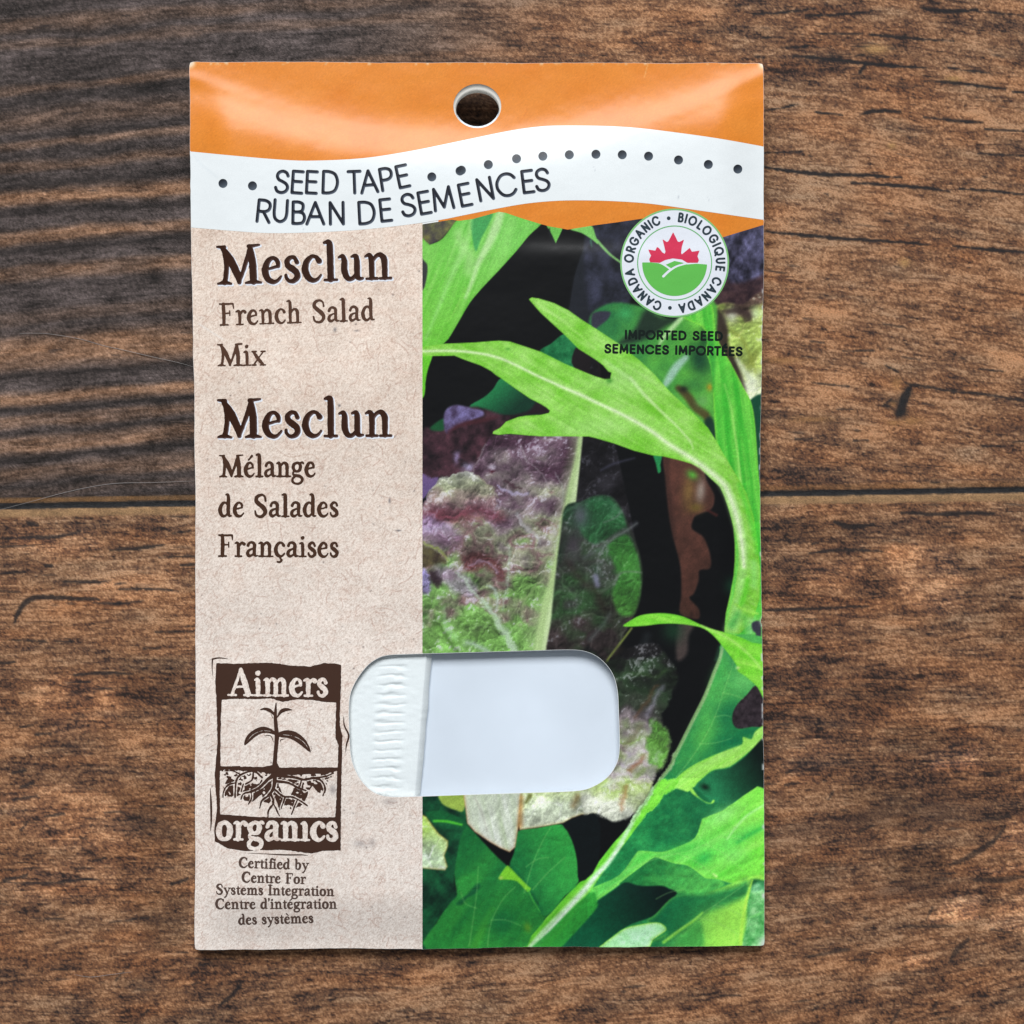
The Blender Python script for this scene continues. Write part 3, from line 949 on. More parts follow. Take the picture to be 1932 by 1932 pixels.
ids, inv = np.unique(segs[at_hole].ravel(), return_inverse=True)
hx_, hy_ = xy[ids, 0], xy[ids, 1]
lx_, ly_ = rim_ledge(hx_, hy_)
hz_ = height(hx_, hy_)
rings = [co[ids]]
for px_, py_, pz_ in [(hx_, hy_, hz_ - 0.00006), (hx_ * .5 + lx_ * .5, hy_ * .5 + ly_ * .5, hz_ - 0.00014), (lx_, ly_, hz_ - 0.00036), (HOLE_C[0] + (lx_ - HOLE_C[0]) * 1.25, HOLE_C[1] + (ly_ - HOLE_C[1]) * 1.25, ZB + lift(ly_))]:
    rings.append(np.stack(project(px_, py_, pz_), 1))
n_ = len(ids)
s2 = inv.reshape(-1, 2)
build_mesh("hole_rim", np.concatenate(rings), [np.stack([s2[:, 0] + k * n_, s2[:, 1] + k * n_, s2[:, 1] + (k + 1) * n_, s2[:, 0] + (k + 1) * n_], 1) for k in range(4)], M_RIM, packet)
walls("window_rim", co, xy, segs[at_win], lambda x, y: (x, y, height(x, y) - 0.0004), M_RIM, packet)
walls("side_fold", co, xy, segs[~(at_hole | at_win)],
      lambda x, y: (966 + (x - 966) * 0.9985, 966 + (y - 966) * 0.9985, ZB + lift(y)), M_CARD, packet)

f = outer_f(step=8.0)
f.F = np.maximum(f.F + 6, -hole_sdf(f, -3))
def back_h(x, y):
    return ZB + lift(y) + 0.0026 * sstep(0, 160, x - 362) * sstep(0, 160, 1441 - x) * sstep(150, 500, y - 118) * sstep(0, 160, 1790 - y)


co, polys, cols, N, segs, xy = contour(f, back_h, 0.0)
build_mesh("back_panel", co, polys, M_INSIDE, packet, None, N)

f = Field(630, 1200, 1200, 1530, 5.0)
f.F = window_sdf(f, 14)
o = layer("window_film", f, -0.00045, M_FILM, packet)

# ---- regions of the print
V1 = lambda pts: [(322.9 + p[0] * .30078, 96.9 + p[1] * .30078) for p in pts]
V2 = lambda pts: [(871.7 + p[0] * .30078, 96.9 + p[1] * .30078) for p in pts]
RT = spline(V1([(60, 622), (120, 628), (400, 655), (700, 680), (900, 685), (1200, 670), (1500, 625), (1800, 564)]) + V2([(300, 497), (500, 470), (650, 465), (900, 468), (1100, 480), (1300, 503), (1600, 545), (1880, 595), (1940, 607)]), False, 4)
RB = spline(V1([(60, 1098), (130, 1105), (400, 1127), (620, 1140), (900, 1135), (1200, 1118), (1500, 1085), (1700, 1055)]) + V2([(0, 1030), (200, 990), (400, 955), (600, 937), (800, 935), (1000, 942), (1200, 958), (1500, 1000), (1880, 1055), (1940, 1065)]), False, 4)


def rt(x):
    return np.interp(x, RT[:, 0], RT[:, 1])


def rb(x):
    return np.interp(x, RB[:, 0], RB[:, 1])


K = 0.17380


def tile(ox, oy):
    return lambda pts: [(ox + p[0] * K, oy + p[1] * K) + tuple(v * K for v in p[2:]) for p in pts]


A = tile(787.8, 387.4)
B = tile(1123.6, 581.1)
C = tile(787.8, 710.3)
D = tile(787.8, 968.6)
E = tile(1123.6, 904.0)
Ft = tile(1123.6, 1213.9)
Gt = tile(787.8, 1478.7)
H = tile(1123.6, 1478.7)
SL = tile(1130.0, 361.6)

PT = np.array(A([(30, 209), (50, 206), (370, 156), (450, 168), (600, 148), (700, 120), (800, 92), (880, 70), (955, 80), (1130, 140), (1310, 195), (1430, 228), (1560, 250), (1630, 264), (1700, 252), (1932, 215)])
              + SL([(200, 332), (420, 300), (800, 250), (960, 560), (1330, 500), (1550, 432), (1770, 366), (1810, 354)]))
XL = 797.0


def panel(x0, y0, x1, y1, step, inset=1.0):
    f = Field(x0, y0, x1, y1, step)
    f.F = poly_sdf(QUAD, f.X, f.Y) + edge_wave(f) + inset
    return f


def grain_rgb(f, rgb, amp, seed=1):
    r = np.random.default_rng(seed)
    return np.clip(rgb * (1 + amp * r.standard_normal(rgb.shape[:2])[..., None].astype(np.float32)), 0, 255)


# orange header and the orange below the ribbon
f = panel(350, 110, 1450, 500, 2.0, 0.25)
top_or = f.Y - rt(f.X)
low_or = np.maximum(np.maximum(rb(f.X) - f.Y, f.Y - np.interp(f.X, PT[:, 0], PT[:, 1]) - 2.0), XL + 30 - f.X)
f.F = np.maximum(np.maximum(f.F, np.minimum(top_or, low_or)), -hole_sdf(f, 0.1))
f.fill((222, 132, 46))
n = fbm(f.X / 60, f.Y / 60, 5, 3)[..., None]
f.rgb = f.rgb + (n - .5) * np.array([10, 16, 18], np.float32)
# wear: rubbed ink on the top edge, scuffs
wear = sstep(0.62, 0.9, fbm(f.X / 9, f.Y / 9, 15, 2)) * sstep(9, 1, f.Y - 117) * .7
wear = np.maximum(wear, sstep(16, 3, np.hypot(f.X - 358, f.Y - 118)) * .9)
wear = np.maximum(wear, sstep(14, 3, np.hypot(f.X - 1440, f.Y - 120)) * .9)
f.rgb = f.rgb * (1 - wear[..., None]) + np.array([238, 225, 205], np.float32) * wear[..., None]
for pts in [V2([(360, 440), (395, 400), (410, 350)]), V2([(1145, 160), (1160, 100), (1175, 65)]), V2([(1570, 210), (1600, 185)]), V2([(1630, 245), (1655, 215)])]:
    f.line([(p[0], p[1], .5) for p in pts], (206, 112, 40) if pts[0][1] > 150 else (246, 205, 150), 1.2, .6)
f.rgb = lin(grain_rgb(f, f.rgb, .02))
layer("orange_band", f, 0.00002, M_PRINT, packet)

# white ribbon
f = panel(350, 230, 1450, 460, 2.5, 0.25)
f.F = np.maximum(f.F, np.maximum(rt(f.X) - f.Y, f.Y - rb(f.X)))
f.fill((231, 236, 237))
f.line([(p[0], p[1], .4) for p in V1([(140, 650), (190, 710), (290, 790)])], (205, 214, 220), 3, .5)
for p in V2([(1357, 912), (1545, 925), (830, 735)]) + V1([(826, 1105)]):
    f.line([(p[0] - 1, p[1] - 4, .35), (p[0] + 1, p[1] + 4, .35)], (150, 156, 166), 1.0, .7)
f.rgb = lin(f.rgb)
ribbon = layer("ribbon_band", f, 0.000035, M_PRINT, packet)

# beige label panel: mottled fibrous paper
f = panel(355, 415, 800, 1800, 1.6, 0.25)
f.F = np.maximum(np.maximum(f.F, rb(f.X) - f.Y), np.maximum(f.X - XL, -window_sdf(f, 0.8)))
f.fill((227, 210, 195))
X, Y = f.X, f.Y
f.rgb += ((fbm(X / 90, Y / 120, 7, 3) - .5) * 26)[..., None]
pale = sstep(520, 1500, Y)[..., None]
f.rgb = f.rgb * (1 - .6 * pale) + np.array([229, 222, 216], np.float32) * .6 * pale
mott = .5 * fbm(X / 2.6, Y / 2.6, 17, 2) + .5 * np.random.default_rng(2).random(X.shape).astype(np.float32)
f.rgb -= (sstep(.50, .80, mott) * 30)[..., None] * np.array([.78, .95, 1.0], np.float32)
f.rgb += (sstep(.5, .2, mott) * 18)[..., None]
f.rgb -= (sstep(.45, .75, fbm(X / 22, Y / 15, 18, 3)) * 7)[..., None] * np.array([.5, .95, 1.1], np.float32)
rr = np.random.default_rng(21)
acc = np.zeros(f.F.shape, np.float32)
for k in range(1500):          # hair-thin fibres
    x, y = rr.uniform(360, 800), rr.uniform(420, 1795)
    a = rr.uniform(0, 6.28)
    L = rr.uniform(5, 20) * (1 if rr.random() < .9 else 2.4)
    cv = rr.normal(0, .14)
    pts = []
    for q in range(8):
        pts.append((x, y))
        x += math.cos(a) * L / 7
        y += math.sin(a) * L / 7
        a += cv + rr.normal(0, .12)
    al = rr.uniform(.06, .40)
    p = np.array(pts)
    m = 3
    w = f.win(p[:, 0].min() - m, p[:, 1].min() - m, p[:, 0].max() + m, p[:, 1].max() + m)
    if w is None:
        continue
    d = np.full(f.X[w].shape, 9.0, np.float32)
    for (ax, ay), (bx, by) in zip(p[:-1], p[1:]):
        ex, ey = bx - ax, by - ay
        t = np.clip(((f.X[w] - ax) * ex + (f.Y[w] - ay) * ey) / (ex * ex + ey * ey + 1e-6), 0, 1)
        d = np.minimum(d, np.hypot(f.X[w] - ax - ex * t, f.Y[w] - ay - ey * t))
    acc[w] = np.maximum(acc[w], al * sstep(1.45, .05, d))
f.rgb = f.rgb * (1 - acc[..., None]) + np.array([146, 100, 84], np.float32) * acc[..., None]
for k in range(130):           # specks
    x, y = rr.uniform(365, 795), rr.uniform(430, 1790)
    f.blob(x, y, rr.uniform(.9, 2.3), rr.uniform(.8, 1.5), (70, 60, 60), rr.uniform(.25, .7), rr.uniform(0, 3))
for x, y, rx, ry, a in [(752, 1001, 5, 1.6, .8), (735, 945, 2, 5, .7), (632, 622, 3, 4, .6), (640, 765, 2.5, 2.5, .8), (673, 624, 5, 2, .5), (680, 1592, 12, 7, .28), (702, 1590, 6, 8, .28), (735, 1513, 14, 6, .22), (628, 1490, 6, 9, .4)]:
    f.blob(x, y, rx, ry, (86, 84, 90), a)
f.line([(376, 612, .8), (392, 622, .9), (420, 640, .5)], (236, 234, 230), 2.5, .7)
f.line([(520, 845, .5), (545, 862, .5), (590, 858, .5), (610, 885, .5)], (150, 112, 92), 1.2, .5)
f.rgb = lin(grain_rgb(f, f.rgb, .018))
label_panel = layer("label_panel", f, 0.00002, M_PRINT, packet)

# ------------------------------------------------------------------ the printed salad picture
P = panel(XL - 4, 390, 1452, 1800, 1.55, 0.25)
P.F = np.maximum(np.maximum(P.F, XL - P.X), np.maximum(-window_sdf(P, 0.8), np.maximum(np.interp(P.X, PT[:, 0], PT[:, 1]) - P.Y, rb(P.X) - P.Y)))
P.fill((10, 11, 13))


def mottle(lo, hi, sc=18, seed=1, sx=1.0, gain=1.6):
    lo = np.array(lo, np.float32)
    hi = np.array(hi, np.float32)

    def t(X, Y, d, b):
        n = np.clip(.5 + gain * (fbm(X / (sc * sx), Y / sc, seed, 4) - .5), 0, 1)[..., None]
        return lo * (1 - n) + hi * n
    return t


def streaks(ang, c1, c2, sc=9, ln=90, seed=1, gain=1.5, base=None):
    c, s = math.cos(ang), math.sin(ang)
    c1 = np.array(c1, np.float32)
    c2 = np.array(c2, np.float32)

    def t(X, Y, d, b):
        u = X * c + Y * s
        v = -X * s + Y * c
        n = np.clip(.5 + gain * (fbm(u / ln, v / sc, seed, 3) - .5), 0, 1)[..., None]
        return c1 * (1 - n) + c2 * n
    return t


def grad(x0, y0, c0, x1, y1, c1, tex=None, k=.5):
    c0 = np.array(c0, np.float32)
    c1 = np.array(c1, np.float32)
    ex, ey = x1 - x0, y1 - y0
    L = ex * ex + ey * ey

    def t(X, Y, d, b):
        u = np.clip(((X - x0) * ex + (Y - y0) * ey) / L, 0, 1)[..., None]
        r = c0 * (1 - u) + c1 * u
        if tex is not None:
            r = r * (1 - k) + tex(X, Y, d, b) * k
        return r
    return t


def crumple(pal, sc=26, seed=3, ridge=(190, 182, 196), amt=.6):
    """crinkled lettuce: palette by broad noise with pale wrinkle crests and dark valleys"""
    pal = [np.array(c, np.float32) for c in pal]

    def t(X, Y, d, b):
        wx = (fbm(X / 40, Y / 40, seed + 1, 3) - .5) * 60
        wy = (fbm(X / 40, Y / 40, seed + 2, 3) - .5) * 60
        n = np.clip(.5 + 1.9 * (fbm((X + wx) / (sc * 1.7), (Y + wy) / (sc * 1.7), seed, 4) - .5), 0, .999) * (len(pal) - 1)
        i = n.astype(int)
        fr = (n - i)[..., None]
        pa = np.stack(pal)
        col = pa[i] * (1 - fr) + pa[i + 1] * fr
        r = 1 - np.abs(2 * fbm((X + wx * .7) / sc, (Y + wy * .7) / sc, seed + 5, 4) - 1) * 2.2
        rv = 1 - np.abs(2 * fbm((X - wx * .6) / (sc * .6), (Y + wy * .5) / (sc * .6), seed + 8, 3) - 1) * 2.4
        rg = np.clip(r - .62, 0, 1)[..., None] * 2.1 * amt
        col = col * (1 - rg) + np.array(ridge, np.float32) * rg
        dk = np.clip(rv - .7, 0, 1)[..., None] * 1.8 * amt
        return col * (1 - .7 * dk)
    return t


def relief(x, y, sc, seed):
    """slope of a crinkled sheet as lit in the printed picture"""
    def H(x, y):
        wx = (fbm(x / (sc * 2.6), y / (sc * 2.6), seed + 1, 2) - .5) * sc * 2.2
        wy = (fbm(x / (sc * 2.6), y / (sc * 2.6), seed + 2, 2) - .5) * sc * 2.2
        h = 0
        for k, (a, m) in enumerate([(.5, 1.0), (.32, 2.1), (.2, 4.4)]):
            n = vnoise((x + wx) * m / sc, (y + wy) * m / sc, seed + 5 + k)
            h = h + a * (.75 * n + .25 * (1 - np.sqrt((2 * n - 1) ** 2 + .02)))
        return h
    e = 1.5
    return H(x + .5 * e, y + e) - H(x - .5 * e, y - e)


def blisters(x, y, sc, seed):
    """cells between the veins of a leaf: offset from the cell's middle and distance to the vein"""
    u, v = x / sc, y / sc
    iu, iv = np.floor(u).astype(int), np.floor(v).astype(int)
    f1 = np.full(x.shape, 9.0, np.float32)
    f2 = np.full(x.shape, 9.0, np.float32)
    ox = np.zeros(x.shape, np.float32)
    oy = np.zeros(x.shape, np.float32)
    for a in (-1, 0, 1):
        for b in (-1, 0, 1):
            cu, cv = iu + a, iv + b
            jx = TAB[(cv + seed * 7) & 255, (cu + seed * 3) & 255]
            jy = TAB[(cu * 3 + seed) & 255, (cv * 5 + seed * 11) & 255]
            dx, dy = u - (cu + .1 + .8 * jx), v - (cv + .1 + .8 * jy)
            d = np.sqrt(dx * dx + dy * dy)
            m = d < f1
            f2 = np.where(m, f1, np.minimum(f2, d))
            ox = np.where(m, dx, ox)
            oy = np.where(m, dy, oy)
            f1 = np.where(m, d, f1)
    return ox, oy, f2 - f1


def lettuce(stops, y0, y1, sc=20, seed=1, gain=3.4, spec=(206, 202, 218), spa=.5, nz=.8, dirx=0.0):
    """crinkled, glossy leaf: the hue runs along the stops from y0 to y1, broken up by noise"""
    st = np.array(stops, np.float32)

    def t(X, Y, d, b):
        n = fbm(X / 48, Y / 34, seed + 20, 3)
        v = (Y + dirx * X - y0) / (y1 - y0) + (n - .5) * nz
        col = np.stack([np.interp(v, st[:, 0], st[:, k]) for k in (1, 2, 3)], -1)
        wx = (fbm(X / (sc * 1.6), Y / (sc * 1.6), seed + 1, 3) - .5) * sc * 1.5
        wy = (fbm(X / (sc * 1.6), Y / (sc * 1.6), seed + 2, 3) - .5) * sc * 1.5
        ax, ay, e1 = blisters((X + wx) * .8 + .35 * Y, (Y + wy) * .75, sc * 2.3, seed)
        bx, by, e2 = blisters(X - wy * 1.1, Y + wx * 1.1, sc * .95, seed + 4)
        rel = relief(X, Y, sc * 1.3, seed + 50)
        f2 = fbm(X / 4.5, Y / 4.5, seed + 30, 2) - .5
        big = fbm(X / (sc * 2), Y / (sc * 2), seed + 33, 2) - .5
        sh = (-(ax * .5 + ay) * .20 - (bx * .5 + by) * .06 + rel * 1.7) * gain / 3.0 + big * .75
        L = np.clip(1 + sh + f2 * .28, .35, 1.6)[..., None]
        vein = np.clip(np.exp(-(e1 / .05) ** 2) * .42 * fbm(X / 20, Y / 20, seed + 60, 2) * 1.6 + np.exp(-(e2 / .06) ** 2) * .12, 0, .6)[..., None]
        sp = (sstep(.16, .55, sh + f2 * .8 + (fbm(X / 9, Y / 6, seed + 36, 2) - .5) * .5) * spa)[..., None]
        out = (col * L) * (1 - sp) + np.array(spec, np.float32) * sp
        pale = np.minimum(col * 1.35 + 18, 235)
        return out * (1 - vein) + pale * vein
    return t


pl, ln_, bl = P.poly, P.line, P.blob

# upper background: near-black with a faintly lighter dark leaf on the right
pl(A([(1830, 300), (1932, 250), (2300, 250), (2300, 1300), (1640, 1300), (1640, 1110), (1700, 760), (1790, 480)]), (34, 37, 44), 3, .9, False)
ln_(A([(1830, 330, 3), (1760, 560, 3), (1690, 800, 3), (1645, 1100, 3)]), (12, 13, 15), 1.5, .8)
pl(A([(40, 180), (420, 150), (330, 290), (220, 390), (40, 450)]), (88, 82, 84), 4, 1, tex=mottle((60, 55, 62), (120, 122, 70), 14, 5))
# purple dark leaf under the seal's right and left
pl(SL([(1180, 200), (1900, 200), (1900, 1000), (1600, 1100), (1300, 1000), (1250, 600)]), (66, 64, 84), 4, 1, tex=mottle((32, 31, 42), (112, 110, 146), 22, 8, .7, 2.0))
pl(SL([(-100, 250), (500, 250), (330, 1200), (-100, 1300)]), (40, 42, 54), 5, .9, tex=mottle((24, 26, 32), (62, 64, 84), 20, 9))
pl(SL([(1300, 900), (1500, 1000), (1900, 880), (1900, 1150), (1600, 1280), (1350, 1270), (1200, 1180)]), (66, 48, 52), 6, .95, tex=mottle((40, 28, 34), (92, 66, 66), 12, 10))
# pale lettuce on the right edge
pl(B([(1230, 60), (1400, -60), (1600, -40), (1850, -120), (1850, 1010), (1670, 1012), (1560, 820), (1420, 560), (1340, 370)]), (170, 195, 120), 3, 1,
   tex=lettuce([(0, 96, 76, 66), (.12, 150, 164, 92), (.4, 166, 190, 104), (.7, 178, 196, 116), (1, 214, 224, 182)], 575, 755, 22, 12, 2.6, (228, 234, 208), .6, .5))
pl(B([(1270, 20), (1380, 60), (1440, 240), (1450, 420), (1560, 640), (1640, 900), (1560, 840), (1400, 540), (1320, 330)]), (52, 42, 36), 5, .95)
bl(*B([(1480, 90)])[0], 11, 13, (205, 212, 185), .8)
bl(*B([(1740, 60)])[0], 10, 12, (214, 236, 176), .85)
pl(B([(1380, 20), (1620, 10), (1700, 130), (1620, 150), (1560, 60), (1420, 60)]), (60, 46, 44), 4, .7)
bl(*B([(1700, 560)])[0], 8, 28, (128, 140, 66), .7, .5)
bl(*B([(1690, 830)])[0], 14, 20, (226, 232, 204), .8)
ln_(B([(1540, 560, 20), (1620, 690, 30), (1700, 780, 30)]), (216, 226, 196), 5, .7)
ln_(B([(1480, 250, 14), (1600, 350, 18), (1690, 560, 14), (1740, 700, 10)]), (140, 150, 72), 5, .6)
pl(B([(1670, 1005), (1850, 1005), (1850, 1950), (1770, 1950), (1740, 1500), (1700, 1100)]), (26, 72, 52), 3, 1)
# soft-focus green behind, between the two front leaves
pl(B([(-40, 60), (200, -60), (560, 0), (860, 130), (1280, -80), (1310, 300), (1260, 600), (1300, 1000), (1310, 1480), (1100, 1250), (700, 830), (240, 400), (-40, 240)]), (70, 138, 62), 4, 1,
   tex=grad(*B([(100, 100)])[0], (34, 96, 66), *B([(1100, 200)])[0], (104, 182, 72), mottle((44, 104, 56), (96, 164, 74), 22, 14), .45))
pl(B([(-30, 60), (150, 40), (140, 110), (60, 180), (-30, 230)]), (52, 46, 66), 3, .9)
pl(B([(540, 20), (700, 90), (890, 130), (760, 210), (560, 330), (340, 390), (260, 370), (420, 240)]), (24, 34, 32), 8, .85)
bl(*B([(320, 60)])[0], 14, 10, (70, 160, 96), .8)
ln_(B([(930, 110, 24), (830, 220, 26), (740, 320, 20), (690, 400, 10)]), (190, 220, 168), 4, .85)
ln_(B([(1060, 100, 60), (1120, 200, 50), (1100, 330, 40)]), (122, 200, 84), 8, .7)
bl(*B([(1130, 560)])[0], 22, 34, (24, 62, 42), .95, -.2)
bl(*B([(1180, 330)])[0], 10, 22, (28, 70, 40), .85)
ln_(B([(980, 540, 30), (880, 640, 44), (790, 780, 40), (740, 860, 10)]), (160, 196, 178), 5, .9)
bl(*B([(640, 560)])[0], 16, 20, (96, 168, 72), .7)
bl(*B([(1080, 830)])[0], 22, 16, (58, 116, 62), .7)
ln_(B([(900, 870, 30), (1000, 960, 44), (1090, 1080, 46), (1200, 1170, 44), (1240, 1280, 30)]), (74, 62, 36), 5, .9)
bl(*B([(960, 880)])[0], 9, 7, (26, 30, 24), .8)
bl(*B([(1160, 1010)])[0], 12, 12, (104, 156, 92), .8)
bl(*B([(1240, 860)])[0], 6, 7, (168, 140, 50), .85)
pl(B([(1180, 1260), (1250, 1180), (1310, 1300), (1320, 1480)]), (22, 52, 40), 5, .95)
ln_(SL([(-20, 530, 14), (50, 610, 14), (130, 690, 12), (240, 770, 10)]), (128, 178, 110), 1.6, .95)
# top: leaf tip against the orange
pl(A([(1400, 220), (1580, 240), (1540, 330), (1500, 410), (1460, 320)]), (112, 180, 88), 1.2, 1, False)
pl(A([(1660, 262), (1720, 235), (1880, 215), (1932, 330), (1960, 420), (1880, 360), (1780, 300)]), (126, 190, 104), 1.4)
ln_(A([(1880, 380, 10), (1890, 450, 4)]), (70, 130, 100), 2, .7)
ln_(A([(1430, 255, 8), (1440, 330, 12), (1490, 410, 5)]), (24, 26, 30), 1.5, .8)

# big green leaf, upper left
pl(A([(30, 440), (130, 428), (250, 378), (330, 290), (420, 168), (500, 140), (700, 90), (880, 55), (960, 70), (1310, 185), (1335, 212), (1210, 330), (1070, 500), (880, 710), (700, 900), (560, 1070), (420, 1310), (280, 1505), (30, 1560)]),
   (108, 186, 74), 1.4, 1, tex=grad(*A([(700, 200)])[0], (134, 200, 112), *A([(250, 1400)])[0], (104, 180, 54), streaks(1.95, (92, 172, 62), (150, 208, 116), 7, 120, 20), .55), rim=((86, 160, 54), 3, .5), n=3)
pl(A([(590, 140), (810, 80), (760, 230), (690, 360), (632, 500), (590, 320)]), (72, 150, 88), 2.5, .95)
ln_(A([(905, 70, 44), (850, 240, 46), (770, 420, 42), (660, 620, 30), (590, 830, 20), (520, 1000, 10)]), (186, 220, 162), 5, .85)
ln_(A([(575, 165, 14), (560, 300, 18), (500, 480, 30), (420, 650, 30), (340, 830, 22), (240, 1080, 18), (150, 1300, 12), (90, 1450, 8)]), (158, 212, 130), 6, .8)
ln_(A([(440, 300, 40), (480, 420, 50), (560, 560, 60), (560, 720, 50)]), (168, 212, 140), 9, .6)
ln_(A([(520, 900, 10), (440, 1080, 12), (330, 1260, 10)]), (140, 200, 96), 3, .6)
pl(A([(30, 590), (80, 610), (108, 660), (100, 780), (70, 900), (30, 900)]), (50, 48, 54), 2, .95)
bl(*A([(100, 350)])[0], 8, 6, (150, 150, 70), .5)

# dark leaves behind the serrated leaf
pl(A([(1330, 1595), (1450, 1500), (1580, 1400), (1660, 1450), (1770, 1560), (1700, 1760), (1600, 1740)]), (30, 104, 64), 2, 1, tex=mottle((20, 84, 50), (52, 130, 82), 10, 22))
pl(A([(1700, 1580), (1760, 1550), (1960, 1690), (1960, 1880), (1690, 1750)]), (26, 22, 24), 2)
pl(C([(560, 330), (720, 225), (820, 135), (910, 20), (1060, 130), (1220, 240), (1400, 340), (1430, 380), (1250, 420), (900, 420), (740, 395)]), (24, 76, 48), 2, 1,
   tex=grad(*C([(780, 150)])[0], (40, 118, 72), *C([(1000, 400)])[0], (18, 52, 38)))
pl(C([(1190, 380), (1300, 280), (1440, 350), (1440, 400), (1100, 430), (960, 500), (900, 450)]), (34, 22, 28), 4, .95)

# red lettuce
pl(C([(40, 590), (290, 560), (560, 330), (900, 410), (1000, 440), (900, 560), (830, 640), (700, 800), (610, 1040), (340, 1080), (40, 1130)]), (46, 30, 36), 4, 1, tex=mottle((26, 19, 23), (84, 52, 62), 16, 30))
pl(C([(135, 560), (200, 500), (285, 460), (290, 580), (180, 590)]), (28, 82, 48), 3, .9)
pl(C([(285, 420), (330, 340), (420, 308), (520, 325), (600, 350), (700, 370), (715, 425), (600, 470), (420, 545), (330, 620), (290, 560)]), (92, 82, 116), 3, 1, tex=mottle((62, 48, 74), (126, 118, 164), 12, 31))
ln_(C([(340, 600, 20), (480, 520, 22), (700, 480, 26), (860, 440, 10)]), (70, 36, 42), 4, .8)
bl(*C([(430, 880)])[0], 6, 10, (140, 124, 160), .9, .3)
bl(*C([(550, 990)])[0], 12, 8, (176, 166, 200), .9, -.5)
pl(C([(40, 1080), (120, 1090), (220, 1130), (110, 1280), (40, 1350)]), (112, 92, 138), 3, .9)
# the leaf itself
leaf = C([(600, 1040), (620, 960), (680, 840), (740, 730), (830, 640), (1100, 630), (1350, 640), (1885, 650), (1850, 800), (1790, 1100), (1740, 1300), (1700, 1550), (1650, 1860)]) + D([(1570, 700), (1500, 1050), (1430, 1510), (800, 1560), (20, 1570), (20, 900)]) + C([(30, 1800), (30, 1500), (100, 1330), (140, 1240), (250, 1120), (340, 1080), (480, 1055)])
pl(leaf, (120, 112, 108), 2.2, 1, n=3, tex=lettuce([(0, 70, 48, 62), (.18, 100, 80, 92), (.34, 128, 118, 116), (.46, 138, 140, 116), (.58, 116, 92, 92), (.68, 120, 124, 98), (.8, 108, 142, 84), (1, 114, 156, 86)], 822, 1230, 19, 33, 3.0, spa=.62))
# overlapping lobe on the left, paler, and the shadow it drops
ln_(C([(620, 1050, 14), (740, 1165, 16), (840, 1270, 16), (880, 1400, 12)]), (64, 46, 54), 6, .6)
pl(C([(40, 1480), (70, 1400), (120, 1330), (160, 1230), (260, 1120), (360, 1085), (480, 1055), (600, 1050), (740, 1150), (840, 1250), (850, 1400), (700, 1470), (300, 1560), (110, 1560)]), (160, 168, 156), 3.5, .9,
   tex=lettuce([(0, 178, 180, 178), (.4, 158, 166, 132), (.7, 128, 100, 104), (1, 96, 58, 70)], 890, 985, 16, 41, 3.2, (218, 216, 226), .6, .55))
pl(C([(40, 1500), (200, 1440), (420, 1470), (600, 1400), (800, 1440), (960, 1500), (900, 1580), (640, 1560), (380, 1600), (150, 1620), (40, 1600)]), (100, 56, 64), 9, .7, tex=lettuce([(0, 84, 42, 54), (1, 124, 72, 80)], 950, 990, 14, 43, 3, (190, 176, 200), .45))
pl(D([(20, 60), (180, 40), (360, 120), (480, 300), (380, 420), (300, 330), (120, 300), (20, 290)]), (150, 136, 170), 8, .7, tex=lettuce([(0, 150, 132, 172), (1, 116, 84, 104)], 975, 1040, 13, 44, 3.4, (206, 196, 226), .6))
pl(D([(20, 330), (120, 360), (240, 440), (310, 540), (160, 560), (20, 590)]), (60, 46, 38), 5, .85, tex=mottle((36, 26, 26), (92, 84, 54), 14, 45))
pl(D([(480, 500), (640, 430), (800, 460), (900, 560), (970, 690), (900, 720), (800, 620), (700, 590), (600, 640), (500, 600)]), (84, 46, 50), 7, .8, tex=lettuce([(0, 70, 36, 40), (1, 104, 60, 60)], 1040, 1090, 12, 46, 3.2, (176, 164, 190), .5))
pl(D([(20, 610), (110, 620), (150, 740), (130, 850), (20, 860)]), (156, 146, 202), 4, .9, tex=lettuce([(0, 168, 158, 214), (1, 120, 104, 150)], 1070, 1120, 10, 47, 3, (214, 208, 236), .5))
pl(D([(150, 620), (230, 640), (270, 740), (200, 790), (150, 740)]), (40, 24, 36), 5, .8)
pl(D([(180, 590), (330, 580), (470, 650), (620, 780), (620, 920), (520, 900), (380, 850), (300, 760)]), (146, 130, 154), 7, .7, tex=lettuce([(0, 140, 122, 144), (1, 148, 138, 156)], 1070, 1130, 12, 48, 3.4, (206, 200, 216), .6))
bl(*C([(810, 1030)])[0], 6, 5, (66, 24, 36), .9)
bl(*C([(805, 985)])[0], 7, 4, (204, 198, 214), .7)
for pts, c_, a in [([(605, 1045, 5), (622, 975, 6), (690, 820, 6), (740, 735, 5)], (150, 138, 142), .65), ([(110, 1310, 5), (150, 1230, 6), (250, 1120, 6), (350, 1082, 6), (480, 1055, 6), (590, 1048, 5)], (194, 200, 186), .75),
                   ([(640, 1075, 6), (740, 1150, 6), (840, 1255, 6), (890, 1310, 5)], (150, 146, 118), .7), ([(1120, 740, 5), (1165, 860, 8), (1240, 960, 6), (1340, 1070, 6), (1440, 1240, 5)], (166, 156, 162), .6),
                   ([(870, 1190, 14), (1000, 1240, 16), (1100, 1280, 14), (1220, 1265, 8)], (186, 178, 212), .65), ([(960, 1130, 10), (1050, 1205, 14), (1140, 1225, 8)], (54, 30, 40), .65), ([(1500, 1060, 6), (1580, 1200, 8), (1560, 1400, 10)], (176, 178, 180), .5),
                   ([(1080, 1500, 18), (1160, 1620, 20), (1270, 1720, 16), (1350, 1810, 8)], (190, 190, 192), .5)]:
    ln_(C(pts), c_, 2.5, a)
